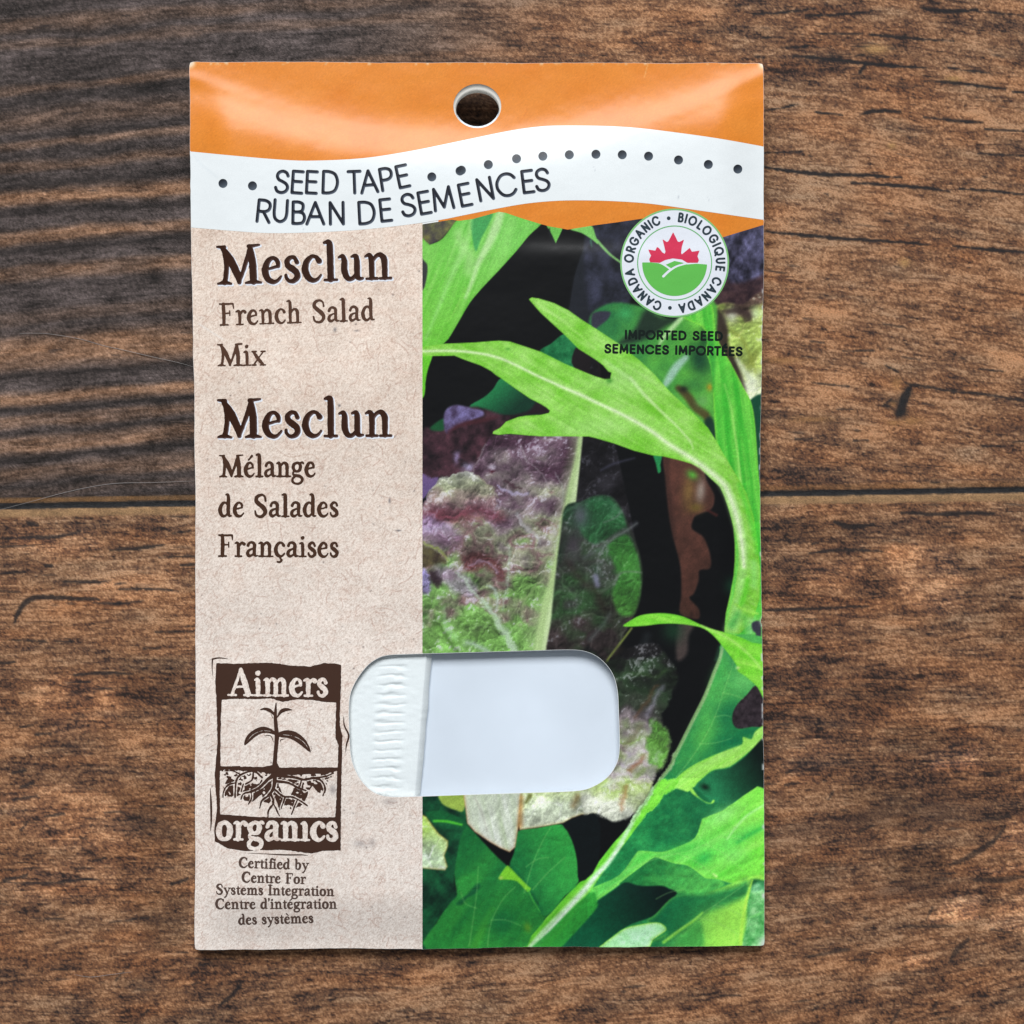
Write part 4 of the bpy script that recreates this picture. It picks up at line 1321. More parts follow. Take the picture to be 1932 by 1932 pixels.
for pts, c_, a, so in [([(420, 640, 5), (520, 740, 9), (640, 885, 10), (760, 1010, 18), (850, 1130, 32), (930, 1280, 30), (1060, 1500, 30)], (184, 206, 180), .8, 3.5),
                       ([(985, 320, 8), (1000, 500, 9), (990, 700, 10), (945, 880, 12), (925, 1060, 10)], (170, 190, 168), .55, 3.5),
                       ([(770, 790, 10), (830, 830, 12), (858, 910, 10), (850, 1040, 8)], (190, 208, 198), .65, 3.5), ([(1500, 640, 5), (1350, 720, 7), (1200, 900, 7), (1120, 1050, 5)], (160, 180, 130), .5, 4),
                       ([(60, 300, 10), (170, 365, 12), (280, 440, 10), (330, 510, 7)], (140, 150, 84), .8, 3), ([(560, 560, 7), (680, 520, 8), (800, 560, 8), (880, 640, 6)], (172, 160, 192), .6, 4),
                       ([(200, 1170, 16), (290, 1280, 22), (360, 1400, 22), (440, 1510, 22)], (42, 64, 28), .65, 8), ([(280, 1020, 10), (300, 1130, 12), (330, 1250, 18), (430, 1350, 22)], (156, 198, 146), .5, 6),
                       ([(540, 1410, 20), (660, 1440, 26), (760, 1510, 26)], (184, 200, 200), .6, 7), ([(90, 1080, 22), (80, 1180, 20)], (50, 92, 42), .5, 8), ([(860, 1130, 8), (700, 1080, 7), (560, 1090, 5), (420, 1060, 4)], (148, 184, 120), .5, 4), ([(920, 1280, 8), (760, 1230, 7), (600, 1250, 5)], (144, 184, 118), .45, 4)]:
    ln_(D(pts), c_, so, a)


def crinkle(f, x0, y0, x1, y1, amp, sc, seed):
    """shifts what is painted a little, so that no stroke stays smooth"""
    w = f.win(x0, y0, x1, y1)
    X, Y = f.X[w], f.Y[w]
    e = sstep(0, 20, X - x0 + 20) * sstep(0, 20, x1 - X) * sstep(0, 20, Y - y0) * sstep(0, 20, y1 - Y)
    dx = (fbm(X / sc, Y / sc, seed, 3) - .5) * amp * e
    dy = (fbm(X / sc, Y / sc, seed + 9, 3) - .5) * amp * e
    i = np.clip(np.rint((X + dx - f.x0) / f.step).astype(int), 0, f.nx - 1)
    j = np.clip(np.rint((Y + dy - f.y0) / f.step).astype(int), 0, f.ny - 1)
    f.rgb[w] = f.rgb[j, i]


crinkle(P, 790, 840, 1110, 1260, 11, 15, 300)
# the pale midrib on the right
rib = C([(1800, 650, 46), (1760, 900, 46), (1700, 1200, 54), (1620, 1600, 60)]) + D([(1590, 330, 62), (1500, 800, 72), (1430, 1100, 84), (1370, 1520, 90)])
ln_([(x - 6, y, r * 1.9) for x, y, r in rib], (150, 168, 124), 12, .4)
ln_([(x, y, r * 1.25) for x, y, r in rib], (174, 198, 142), 5, .9)
ln_([(x + 3, y, r * .45) for x, y, r in rib], (206, 224, 178), 5, .7)

# darker lettuce between
pl(D([(1885, -1700), (1932, -1700), (2400, 500), (2300, 1000), (1900, 1560), (1430, 1560), (1500, 1080), (1570, 700), (1650, 300), (1720, -120)]), (30, 28, 30), 2.5, 1,
   tex=lettuce([(0, 20, 19, 22), (.5, 38, 36, 40), (1, 60, 58, 60)], 850, 1240, 24, 50, 2.6, (104, 104, 116), .4))
pl(E([(-330, 300), (-160, 240), (0, 180), (170, 190), (280, 320), (330, 470), (400, 640), (470, 800), (500, 1080), (480, 1300), (420, 1480), (300, 1700), (150, 1960), (-500, 2050), (-480, 1500), (-430, 1000), (-380, 600)]), (46, 66, 48), 3, 1,
   tex=lettuce([(0, 34, 60, 40), (.35, 52, 56, 50), (.6, 46, 74, 44), (1, 52, 44, 44)], 930, 1240, 24, 52, 3.2, (140, 142, 148), .5, 1.0))
pl(E([(-20, 200), (150, 195), (270, 330), (330, 480), (250, 560), (100, 660), (-40, 700), (-180, 540), (-160, 300)]), (36, 74, 46), 5, .9, tex=lettuce([(0, 30, 66, 42), (1, 40, 84, 48)], 935, 1030, 22, 54, 2.4, (110, 140, 116), .3))
pl(E([(140, 690), (330, 600), (420, 720), (480, 900), (500, 1080), (470, 1320), (400, 1480), (250, 1460), (180, 1250), (240, 1040), (170, 860)]), (54, 104, 46), 5, .9, tex=lettuce([(0, 44, 92, 42), (1, 66, 116, 52)], 1010, 1160, 24, 55, 2.4, (140, 170, 130), .35))
for pts, c_, a, so in [([(440, 480, 20), (340, 560, 16), (220, 620, 12), (90, 720, 16), (0, 780, 20), (-120, 850, 16)], (112, 114, 124), .38, 6), ([(0, 1060, 30), (20, 1150, 26)], (136, 136, 166), .7, 5),
                       ([(260, 1010, 12), (220, 1080, 12), (160, 1160, 12), (40, 1240, 12)], (96, 110, 92), .5, 5), ([(-300, 900, 26), (-150, 1100, 30), (20, 1240, 30), (90, 1420, 26)], (48, 34, 32), .45, 10),
                       ([(390, 1620, 12), (300, 1740, 12), (200, 1870, 12), (110, 1990, 10)], (128, 140, 72), .8, 2.5), ([(150, 1470, 10), (80, 1580, 14), (-60, 1740, 20)], (104, 118, 116), .4, 7),
                       ([(280, 1850, 40), (200, 1980, 40)], (30, 26, 22), .7, 7), ([(560, 1700, 40), (520, 1850, 50)], (28, 32, 34), .8, 8), ([(330, 450, 10), (420, 650, 10), (490, 900, 10), (500, 1100, 8)], (44, 52, 40), .6, 3)]:
    ln_(E(pts), c_, so, a)
bl(*E([(-160, 400)])[0], 14, 22, (92, 88, 104), .7)
bl(*E([(-240, 740)])[0], 16, 26, (70, 62, 72), .7)
# brown leaf
pl(E([(750, -280), (1000, -320), (1160, -180), (1200, 0), (1280, 150), (1290, 240), (1250, 330), (1100, 390), (1060, 440), (1050, 540), (1180, 640), (1250, 850), (1240, 970), (1130, 990), (1120, 1100), (1070, 1240), (1020, 1290), (1090, 1370), (1130, 1430), (1110, 1520), (920, 1460), (930, 1250), (920, 950), (860, 700), (800, 400), (760, 0)]),
   (104, 60, 48), 3, 1, tex=grad(1255, 860, (88, 56, 48), 1290, 1165, (44, 28, 22), mottle((58, 38, 32), (104, 66, 56), 20, 57, .7, 1.4), .55))
bl(*E([(1140, 130)])[0], 9, 22, (176, 166, 154), .7, .1)
bl(*E([(1010, 130)])[0], 12, 30, (126, 104, 62), .7, .1)
bl(*E([(1090, 310)])[0], 14, 10, (104, 92, 44), .7)
ln_(E([(1220, 340, 12), (1310, 390, 16)]), (72, 34, 30), 3, .8)
for v in [[(450, 480, 6), (330, 560, 8), (220, 625, 8), (130, 700, 6)], [(495, 1015, 6), (380, 1005, 7), (270, 1025, 7), (200, 1150, 6)], [(300, 330, 5), (210, 420, 6), (90, 470, 5)], [(60, 780, 6), (20, 900, 8), (60, 1040, 6)]]:
    ln_(E(v), (118, 124, 120), 3.5, .5)
ln_(E([(770, -250, 30), (800, 200, 24), (860, 640, 20)]), (50, 32, 28), 6, .6)
pl(E([(900, 1560), (1060, 1590), (1010, 1700), (990, 1900), (880, 1950)]), (88, 74, 70), 6, .75)
bl(*E([(840, 1640)])[0], 20, 22, (26, 58, 38), .8)
bl(*E([(1480, 1160)])[0], 14, 16, (18, 54, 34), .8)
bl(*B([(1050, 1810)])[0], 11, 8, (88, 152, 64), .95, .6)
pl(B([(620, 1560), (720, 1580), (705, 1700), (710, 1770), (680, 1790), (655, 1690)]), (44, 132, 78), 2, .95)
ln_(B([(60, 1760, 8), (200, 1690, 10), (420, 1630, 6)]), (66, 66, 84), 4, .7)
bl(*E([(120, 60)])[0], 16, 16, (52, 50, 56), .7)

# right-hand leaf and its stem
pl(B([(930, 80), (1150, -60), (1260, -30), (1285, 80), (1300, 240), (1340, 370), (1385, 460), (1470, 600), (1600, 850), (1685, 1010), (1725, 1200), (1750, 1500), (1770, 1800), (1800, 2100), (1840, 3000), (1830, 3650), (1600, 3900), (1400, 3500), (1500, 2900), (1500, 2400), (1380, 1900), (1310, 1480), (1290, 1200), (1275, 900), (1245, 620), (1200, 470), (1215, 330), (1150, 200)]),
   (88, 186, 66), 1.6, 1, tex=streaks(1.45, (62, 166, 56), (124, 206, 88), 8, 140, 60), rim=((150, 214, 80), 2.4, .7), n=3)
pl(B([(1215, 330), (1240, 280), (1290, 420), (1300, 560), (1290, 800), (1275, 900), (1245, 620)]), (56, 140, 60), 4, .7)
ln_(B([(1400, 830, 10), (1470, 1080, 14), (1510, 1350, 12), (1545, 1600, 12), (1580, 1932, 16)]), (168, 222, 120), 3, .8)
bl(*B([(1400, 1000)])[0], 12, 36, (64, 166, 56), .6)

# serrated pale green leaf across the middle: lower lobe and upper lobe
body = A([(20, 1540), (300, 1502), (600, 1490), (880, 1468), (1000, 1478), (1160, 1530), (1340, 1590), (1600, 1720), (1850, 1825)]) + \
    B([(0, 742), (100, 772), (160, 770), (170, 700), (140, 690), (80, 620), (0, 560)]) + A([(1750, 1560), (1640, 1450), (1580, 1390), (1480, 1300), (1330, 1160), (1230, 1045), (1208, 1018), (1240, 1000), (1320, 1012), (1480, 1060), (1640, 1140), (1780, 1240)]) + \
    B([(0, 222), (240, 380), (480, 570), (640, 720), (800, 900), (960, 1050), (1100, 1180), (1220, 1300), (1310, 1440), (1400, 1600), (1520, 1800)]) + E([(1640, 150), (1720, 420), (1760, 700), (1790, 1000), (1780, 1300), (1700, 1560), (1560, 1680), (1400, 1660), (1440, 1480), (1500, 1260), (1530, 1080), (1550, 930), (1550, 800), (1530, 640), (1490, 480), (1440, 310), (1400, 190), (1350, 80)]) + \
    B([(1260, 1860), (1140, 1740), (1040, 1690), (900, 1650), (740, 1612), (620, 1600), (420, 1550), (200, 1470), (0, 1412)]) + C([(1860, 652), (1600, 650), (1350, 650), (1200, 640), (1000, 622), (880, 634), (815, 622), (822, 596), (900, 555), (960, 490), (1090, 440), (1180, 425), (1340, 415), (1425, 396), (1436, 370), (1400, 338), (1340, 300), (1220, 240), (1060, 130), (900, 15)]) + \
    A([(860, 1850), (800, 1800), (690, 1740), (520, 1680), (400, 1632), (160, 1636), (20, 1640)])


def body_tex(X, Y, d, b):
    n = fbm(X / 34, Y / 30, 64, 4)
    st = fbm((X * .85 + Y * .5) / 60, (Y * .85 - X * .5) / 5.5, 65, 3)
    u = np.clip(.5 + 1.5 * (n - .5) + .9 * (st - .5), 0, 1)[..., None]
    a = np.array([112, 182, 58], np.float32)
    c = np.array([164, 214, 118], np.float32)
    pale = np.exp(-(((X - 1170) / 62) ** 2 + ((Y - 715) / 30) ** 2))[..., None] * .5 + np.exp(-(((X - 1120) / 80) ** 2 + ((Y - 805) / 22) ** 2))[..., None] * .45
    r = a * (1 - u) + c * u
    return r * (1 - pale) + np.array([186, 222, 156], np.float32) * pale


pl(A([(20, 1600), (150, 1620), (162, 1640), (110, 1790), (85, 1932), (84, 1980), (70, 2070), (20, 2080)]), (104, 186, 56), 1.5, 1)
pl(body, (134, 200, 84), 1.2, 1, smooth=False, tex=body_tex, rim=((116, 190, 56), 2.6, .55))
# the pointed notches are straight cuts, the stem picks up streaks
stem = E([(1330, 30), (1500, 200), (1600, 500), (1640, 800), (1640, 1100), (1600, 1380), (1540, 1650), (1400, 1655), (1440, 1480), (1500, 1260), (1530, 1080), (1550, 930), (1550, 800), (1530, 640), (1490, 480), (1440, 310), (1400, 190)])
pl(stem, (166, 216, 140), 8, .6)
for pts, c_, a, so in [(E([(1560, 60, 20), (1660, 350, 30), (1730, 640, 20)]), (92, 196, 66), .7, 6), (E([(1740, 500, 26), (1760, 800, 26)]), (88, 200, 66), .6, 6),
                       (E([(1650, 1100, 26), (1620, 1250, 30), (1570, 1380, 22)]), (94, 190, 50), .8, 6), (E([(1720, 900, 30), (1720, 1150, 30)]), (140, 214, 120), .6, 8),
                       (E([(1520, 1360, 10), (1620, 1420, 12), (1760, 1460, 12)]), (156, 216, 96), .9, 2.5), (E([(1540, 1470, 30), (1480, 1580, 40)]), (70, 158, 74), .7, 8),
                       (E([(1620, 1500, 30), (1640, 1620, 30)]), (86, 172, 84), .6, 8), (E([(1700, 1540, 40), (1680, 1680, 40)]), (150, 210, 150), .6, 8)]:
    ln_(pts, c_, so, a)
pl(E([(1700, 1560), (1790, 1550), (1790, 1740), (1720, 1760), (1740, 1680), (1705, 1640)]), (52, 48, 66), 2.5, .95)
mid_rib = A([(30, 1585, 16), (400, 1580, 18), (700, 1612, 18), (900, 1662, 18), (1100, 1750, 18), (1300, 1850, 18), (1480, 1930, 20)]) + C([(1560, 110, 22), (1800, 212, 24)]) + B([(0, 1022, 24), (220, 1122, 26), (450, 1242, 28), (620, 1345, 30), (800, 1480, 34), (1000, 1605, 40), (1200, 1745, 44), (1380, 1900, 50)]) + E([(1440, 150, 50), (1530, 400, 50), (1590, 700, 40), (1610, 950, 30)])
ln_(mid_rib, (196, 226, 164), 3, .72)
ln_([(x, y, r * .4) for x, y, r in mid_rib], (226, 240, 204), 2, .7)
ln_(B([(380, 760, 16), (520, 930, 18), (700, 1110, 16), (880, 1280, 12), (1020, 1440, 10), (1060, 1530, 6)]), (206, 230, 176), 3, .7)
ln_(A([(1290, 1060, 8), (1500, 1200, 10), (1750, 1400, 12), (1932, 1560, 12)]), (174, 218, 130), 3.5, .6)
ln_(B([(100, 560, 14), (400, 800, 16), (520, 950, 10)]), (180, 222, 150), 4, .5)
bl(*A([(980, 1560)])[0], 5, 3, (70, 140, 50), .6)
bl(*C([(1070, 550)])[0], 9, 8, (176, 222, 130), .5)
ln_(C([(900, 560, 6), (1000, 520, 8), (1150, 470, 10), (1320, 450, 10)]), (172, 220, 112), 3, .5)
bl(*B([(150, 790)])[0], 6, 5, (64, 130, 50), .8)

# thin arching leaf, lower right, and the large dark-green leaf it belongs to
low = Ft([(1372, -10), (1340, 150), (1270, 330), (1180, 560), (1050, 820), (900, 1120), (800, 1330), (640, 1560), (500, 1780), (400, 1932)]) + H([(530, 230), (380, 440), (200, 640), (0, 890)]) + Gt([(1760, 1070), (1640, 1190), (1400, 1450), (1240, 1640), (1090, 1800), (1500, 1900)]) + H([(300, 1860), (1000, 1860), (1860, 1860), (1860, 800)]) + Ft([(1860, 1500), (1860, 600), (1860, 0), (1600, -100)])
pl(low, (66, 150, 72), 1.6, 1, n=3, tex=grad(*Ft([(1300, 500)])[0], (96, 176, 94), *Ft([(1500, 1000)])[0], (34, 112, 70), mottle((36, 116, 66), (92, 176, 84), 26, 70), .5))
for p, rx, ry, c_, a, g_ in [((1600, 420), 26, 22, (110, 190, 110), .7, 0), ((1420, 780), 22, 30, (26, 100, 66), .8, .5), ((1180, 1000), 20, 40, (96, 178, 84), .7, .45), ((1500, 1060), 26, 12, (24, 104, 68), .85, -.1), ((1330, 330), 12, 30, (70, 160, 80), .6, .4), ((1650, 960), 20, 8, (22, 98, 64), .8, -.2)]:
    q = Ft([p])[0]
    bl(q[0], q[1], rx, ry, c_, a, g_)
ln_(Ft([(1385, 20, 16), (1350, 160, 18), (1280, 340, 18), (1190, 570, 18), (1060, 830, 18), (910, 1130, 18), (800, 1340, 20), (650, 1560, 22), (500, 1790, 24), (400, 1940, 26)]), (164, 186, 140), 2.5, .8)
ln_(E([(1310, 1960, 10), (1360, 1800, 10), (1440, 1900, 30), (1500, 2000, 30)]), (60, 128, 84), 6, .5)
pl(Ft([(1740, 455), (1810, 570), (1850, 720), (1850, 895), (1700, 905), (1550, 925), (1490, 865), (1490, 760), (1540, 660), (1640, 560)]), (46, 38, 44), 2, 1, n=3, tex=mottle((32, 26, 30), (64, 54, 60), 8, 71))
# thin arching leaf from the right edge
pl(E([(300, 1588), (370, 1540), (480, 1480), (640, 1456), (800, 1460), (960, 1495), (1100, 1560), (1240, 1620), (1400, 1662), (1560, 1710), (1700, 1775), (1850, 1850), (1850, 2380), (1760, 2260), (1640, 2150), (1545, 2085), (1540, 2040), (1470, 1930), (1390, 1830), (1290, 1710), (1180, 1625), (1050, 1590), (880, 1570), (700, 1572), (540, 1592), (350, 1602)]), (126, 206, 68), 1.6, 1, n=3,
   tex=streaks(.25, (108, 194, 56), (158, 222, 96), 7, 80, 68), rim=((96, 180, 52), 2.2, .5))
ln_(E([(1150, 1590, 8), (1350, 1680, 12), (1520, 1780, 14), (1680, 1920, 14), (1800, 2060, 14)]), (184, 226, 132), 3, .6)
bl(*E([(1545, 2048)])[0], 4, 3, (206, 226, 160), .8)
# bright folded margin
pl(Ft([(1860, 870), (1800, 905), (1730, 960), (1690, 1040), (1600, 1015), (1590, 1095), (1450, 1150), (1200, 1250), (1000, 1360), (860, 1480), (700, 1680), (480, 1960), (620, 1940), (780, 1770), (900, 1660), (1010, 1610), (1070, 1560), (1200, 1430), (1290, 1372), (1460, 1335), (1640, 1200), (1860, 1010)]), (140, 212, 82), 2.2, 1, n=3,
   tex=streaks(-.6, (120, 200, 66), (172, 222, 118), 7, 90, 72))
ln_(Ft([(1560, 1130, 20), (1300, 1260, 26), (1050, 1400, 30), (880, 1550, 26)]), (178, 222, 136), 6, .5)
pl(Ft([(1860, 1030), (1860, 1620), (1640, 1640), (1400, 1790), (1250, 1720), (1080, 1570), (1200, 1440), (1300, 1380), (1460, 1350), (1640, 1215)]), (18, 52, 40), 2.5, 1, n=3,
   tex=grad(*Ft([(1780, 1250)])[0], (10, 24, 20), *Ft([(1250, 1500)])[0], (40, 112, 74)))
bl(*Ft([(1190, 1560)])[0], 9, 6, (10, 30, 20), .9, .4)
pl(Ft([(1400, 1790), (1250, 1720), (1080, 1570), (1010, 1615), (760, 1780), (600, 1960), (900, 1960), (1300, 1960)]), (26, 94, 60), 3, .9)
ln_(Ft([(1040, 1590, 18), (1110, 1680, 16), (1190, 1732, 14), (1250, 1742, 12), (1280, 1712, 12)]), (150, 206, 90), 2, .95)

# stem with white midrib running down to the lower left
pl(H([(690, -40), (530, 230), (380, 440), (200, 640), (0, 890)]) + Gt([(1760, 1070), (1640, 1190), (1400, 1450), (1240, 1640), (1090, 1800), (1400, 1800)]) + H([(0, 1080), (150, 860), (330, 640), (480, 440), (640, 260), (820, 80), (900, -40)]), (112, 192, 62), 1.8, 1, n=3,
   tex=streaks(2.3, (92, 180, 52), (144, 212, 90), 8, 90, 74))
pl(H([(820, 60), (1010, 95), (1160, 180), (1230, 215), (1400, 215), (1380, 290), (1170, 385), (1100, 570), (900, 680), (700, 740), (490, 730), (430, 770), (330, 940), (200, 1060), (0, 1130), (150, 870), (330, 640), (480, 430), (640, 270)]), (36, 122, 68), 2.5, 1, n=3,
   tex=grad(*H([(500, 500)])[0], (44, 136, 76), *H([(1150, 250)])[0], (16, 74, 52), mottle((22, 92, 56), (60, 148, 84), 20, 75), .5))
ln_(H([(620, 40, 20), (520, 230, 20), (400, 420, 22), (290, 620, 24), (150, 840, 28), (20, 980, 30)]) + Gt([(1800, 1170, 36), (1600, 1390, 40), (1400, 1600, 46), (1240, 1790, 50)]), (190, 226, 184), 3.5, .9)
ln_(H([(300, 640, 8), (120, 880, 10), (0, 1010, 12)]) + Gt([(1600, 1400, 16), (1280, 1780, 22)]), (222, 240, 222), 2.5, .75)
# leaf spreading to the right edge
pl(H([(1860, 60), (1500, 210), (1380, 290), (1180, 372), (1150, 405), (1080, 590), (900, 682), (720, 742), (490, 728), (430, 770), (260, 990), (0, 1115), (-60, 1160), (-60, 1310), (0, 1275), (210, 1130), (330, 1030), (500, 900), (640, 803), (740, 830), (870, 870), (1000, 890), (1130, 980), (1200, 1030), (1330, 1040), (1500, 1080), (1640, 1020), (1860, 1045)]),
   (104, 196, 76), 2, 1, n=3, tex=grad(*H([(700, 800)])[0], (74, 170, 70), *H([(1750, 850)])[0], (142, 218, 70), streaks(-.55, (72, 172, 68), (150, 216, 124), 12, 110, 76), .5), rim=((150, 212, 90), 2.5, .6))
for p, rx, ry, c_, a, g_ in [((1180, 800), 18, 12, (46, 146, 74), .7, -.5), ((1380, 340), 30, 14, (150, 214, 132), .6, -.5), ((1600, 560), 50, 12, (60, 160, 74), .6, -.45), ((1500, 760), 30, 20, (120, 200, 110), .5, 0), ((1000, 700), 40, 12, (66, 158, 72), .6, -.2), ((1350, 600), 60, 14, (118, 202, 96), .6, -.4), ((250, 900), 12, 40, (28, 108, 62), .7, .7)]:
    q = H([p])[0]
    bl(q[0], q[1], rx, ry, c_, a, g_)
ln_(H([(1830, 230, 12), (1640, 350, 14), (1520, 480, 12), (1430, 600, 8)]), (170, 224, 150), 3, .7)
ln_(H([(1830, 470, 14), (1640, 570, 16), (1540, 640, 10)]), (46, 150, 74), 5, .6)
ln_(H([(1280, 980, 8), (1310, 1005, 14)]), (196, 226, 150), 3, .8)
# underside below it
pl(H([(260, 1090), (330, 1030), (500, 900), (640, 806), (740, 832), (870, 872), (1000, 895), (1130, 985), (1200, 1032), (1330, 1040), (1400, 1090), (1290, 1150), (1180, 1190), (900, 1192), (800, 1140), (720, 1110), (550, 1112), (400, 1090)]), (52, 140, 70), 2, 1, n=3,
   tex=grad(*H([(600, 850)])[0], (26, 96, 54), *H([(1100, 1120)])[0], (92, 172, 84), mottle((32, 108, 58), (84, 164, 78), 16, 77), .4))
pl(H([(-200, 1420), (0, 1290), (200, 1150), (320, 1070), (450, 1100), (560, 1110), (720, 1108), (800, 1140), (885, 1192), (760, 1320), (620, 1440), (400, 1520), (200, 1640), (50, 1790), (-400, 1800), (-300, 1600)]), (10, 40, 32), 2.5, 1, n=3, tex=grad(*H([(700, 1200)])[0], (8, 26, 24), *H([(0, 1650)])[0], (18, 84, 56)))
pl(H([(-60, 1180), (20, 1290), (10, 1350), (-60, 1440), (-300, 1700), (-420, 1800), (-700, 1800), (-500, 1600)]), (52, 142, 58), 3, .95, n=3)
pl(H([(560, 1500), (640, 1430), (800, 1260), (900, 1215), (1000, 1200), (1170, 1195), (1290, 1150), (1400, 1112), (1640, 1022), (1860, 1050), (1860, 1800), (560, 1800), (740, 1650), (775, 1590)]), (60, 150, 70), 2.5, 1, n=3,
   tex=grad(*H([(800, 1350)])[0], (26, 100, 62), *H([(1380, 1580)])[0], (152, 214, 92)), rim=((120, 192, 80), 3, .6))
pl(H([(880, 1230), (1180, 1200), (1500, 1120), (1640, 1060), (1650, 1200), (1400, 1330), (1160, 1420), (1000, 1560), (800, 1640), (760, 1580), (800, 1420)]), (30, 106, 64), 9, .85)
ln_(H([(740, 1720, 16), (900, 1600, 16), (1060, 1490, 14), (1160, 1400, 8)]), (136, 196, 76), 3, .8)
bl(*H([(1400, 1560)])[0], 44, 34, (150, 212, 92), .75)
pl(H([(900, 1740), (960, 1640), (1120, 1500), (1170, 1620), (1150, 1780)]), (62, 142, 70), 6, .75)
pl(H([(1690, 1040), (1860, 1060), (1860, 1140), (1700, 1170)]), (24, 86, 54), 4, .9)
pl(H([(1660, 1150), (1860, 1120), (1860, 1800), (1600, 1800), (1640, 1500)]), (70, 150, 94), 4, .8, tex=mottle((36, 112, 62), (150, 204, 158), 13, 79, 1, 1.9))
ln_(H([(1700, 1050, 8), (1650, 1220, 16), (1610, 1400, 18), (1585, 1580, 18), (1570, 1780, 18)]), (168, 220, 92), 2.5, .9)
ln_(H([(1680, 1450, 8), (1760, 1420, 10), (1840, 1380, 8)]), (120, 196, 110), 3, .7)
pl(H([(70, 1790), (80, 1740), (200, 1650), (300, 1580), (420, 1540), (650, 1505), (740, 1535), (768, 1590), (700, 1640), (620, 1700), (540, 1790)]), (164, 218, 164), 1.8, 1, n=3, tex=mottle((146, 206, 144), (184, 228, 190), 20, 80), rim=((148, 196, 60), 2.2, .8))

# bottom left: dark leaves
pl(Gt([(20, 100), (300, 100), (560, 300), (560, 480), (400, 1000), (430, 1240), (300, 1400), (200, 1520), (120, 1800), (20, 1800)]), (16, 54, 36), 3, 1, tex=mottle((8, 32, 24), (28, 88, 54), 24, 82))
pl(Gt([(400, 1000), (440, 700), (500, 500), (560, 470), (700, 620), (850, 780), (1000, 920), (1200, 1130), (1300, 1290), (1390, 1450), (1240, 1640), (1080, 1800), (100, 1800), (200, 1520), (350, 1300), (430, 1200)]), (36, 118, 54), 2.5, 1, n=3,
   tex=grad(*Gt([(600, 650)])[0], (24, 84, 48), *Gt([(700, 1650)])[0], (54, 136, 58), streaks(2.2, (24, 98, 52), (58, 146, 64), 22, 120, 84), .5))
pl(Gt([(430, 1060), (480, 1000), (600, 980), (700, 1020), (600, 1130), (520, 1230), (440, 1200)]), (52, 136, 62), 5, .8)
pl(Gt([(640, 1090), (680, 1110), (620, 1200), (540, 1240), (480, 1310), (420, 1300), (540, 1200)]), (18, 74, 48), 4, .8)
ln_(Gt([(820, 1380, 30), (720, 1560, 40), (620, 1760, 40)]), (72, 156, 60), 8, .7)
bl(*Gt([(900, 1500)])[0], 26, 26, (24, 100, 58), .7)
pl(Gt([(1080, 520), (1300, 480), (1560, 440), (1650, 560), (1720, 760), (1750, 1060), (1600, 1220), (1390, 1450), (1310, 1300), (1230, 1180), (1120, 1040), (1000, 900), (1050, 740)]), (44, 134, 62), 2.5, 1, n=3,
   tex=grad(*Gt([(1080, 900)])[0], (20, 84, 50), *Gt([(1560, 800)])[0], (58, 152, 70), mottle((36, 118, 58), (64, 156, 76), 26, 86), .4))
ln_(Gt([(1010, 910, 26), (1130, 1050, 26), (1240, 1200, 20), (1340, 1390, 14)]), (18, 84, 50), 6, .7)
pl(Gt([(1570, 430), (1700, 380), (1960, 320), (1960, 860), (1760, 1065), (1730, 800), (1670, 580)]), (12, 18, 20), 2, 1, n=3)
pl(Gt([(880, 1030), (960, 900), (1000, 905), (1080, 990), (1200, 1110), (1230, 1140), (1190, 1170), (1080, 1060), (960, 1040)]), (124, 192, 58), 2.2, .95, n=3)
bl(*Gt([(905, 1022)])[0], 4, 3, (184, 212, 120), .8)
bl(*Gt([(1195, 1560)])[0], 7, 10, (104, 150, 50), .7, -.4)
ln_(Gt([(1200, 1150, 10), (1250, 1260, 8), (1330, 1390, 6)]), (76, 164, 70), 2, .7)
# pale lettuce frill below the window
pale = crumple([(138, 152, 96), (176, 192, 148), (202, 214, 190), (214, 222, 208)], 26, 88, (226, 232, 222), .35)
pl(Gt([(240, 100), (520, 60), (500, 290), (400, 280), (300, 240), (250, 190)]), (148, 172, 84), 2.5, 1)
pl(Gt([(490, 60), (1140, 60), (1130, 200), (1100, 440), (1060, 690), (1000, 742), (900, 700), (780, 630), (620, 520), (540, 430), (520, 280)]), (200, 212, 192), 2.2, 1, smooth=False, tex=streaks(1.35, (176, 190, 160), (218, 224, 212), 9, 90, 89), rim=((176, 120, 76), 2.2, .75))
pl(Gt([(1120, 60), (1960, 0), (1960, 310), (1780, 335), (1680, 370), (1580, 425), (1300, 475), (1110, 500), (1095, 430)]), (188, 204, 172), 2.2, 1, smooth=False, tex=lettuce([(0, 176, 190, 140), (.5, 200, 212, 184), (1, 206, 216, 190)], 1490, 1560, 20, 88, 2.2, (228, 232, 224), .4), rim=((170, 140, 84), 2.2, .7))
ln_(Gt([(1130, 150, 22), (1120, 300, 24), (1115, 450, 30)]), (162, 112, 62), 6, .6)
ln_(Gt([(1220, 130, 26), (1180, 200, 14)]), (96, 98, 44), 4, .8)
ln_(Gt([(1740, 140, 30), (1690, 240, 24)]), (120, 84, 40), 9, .5)
ln_(Gt([(620, 150, 10), (690, 300, 10), (760, 520, 8)]), (170, 168, 158), 3, .6)
pl(Gt([(20, 320), (100, 360), (160, 450), (230, 540), (330, 620), (330, 680), (290, 780), (325, 900), (300, 940), (20, 915)]), (186, 212, 170), 2.5, 1, smooth=False, tex=lettuce([(0, 150, 178, 98), (1, 200, 222, 190)], 1540, 1640, 24, 90, 2.0, (222, 234, 220), .4), rim=((166, 130, 60), 2, .7))
pl(Gt([(90, 310), (300, 300), (520, 420), (500, 500), (300, 400), (170, 430)]), (26, 90, 50), 3, .8)
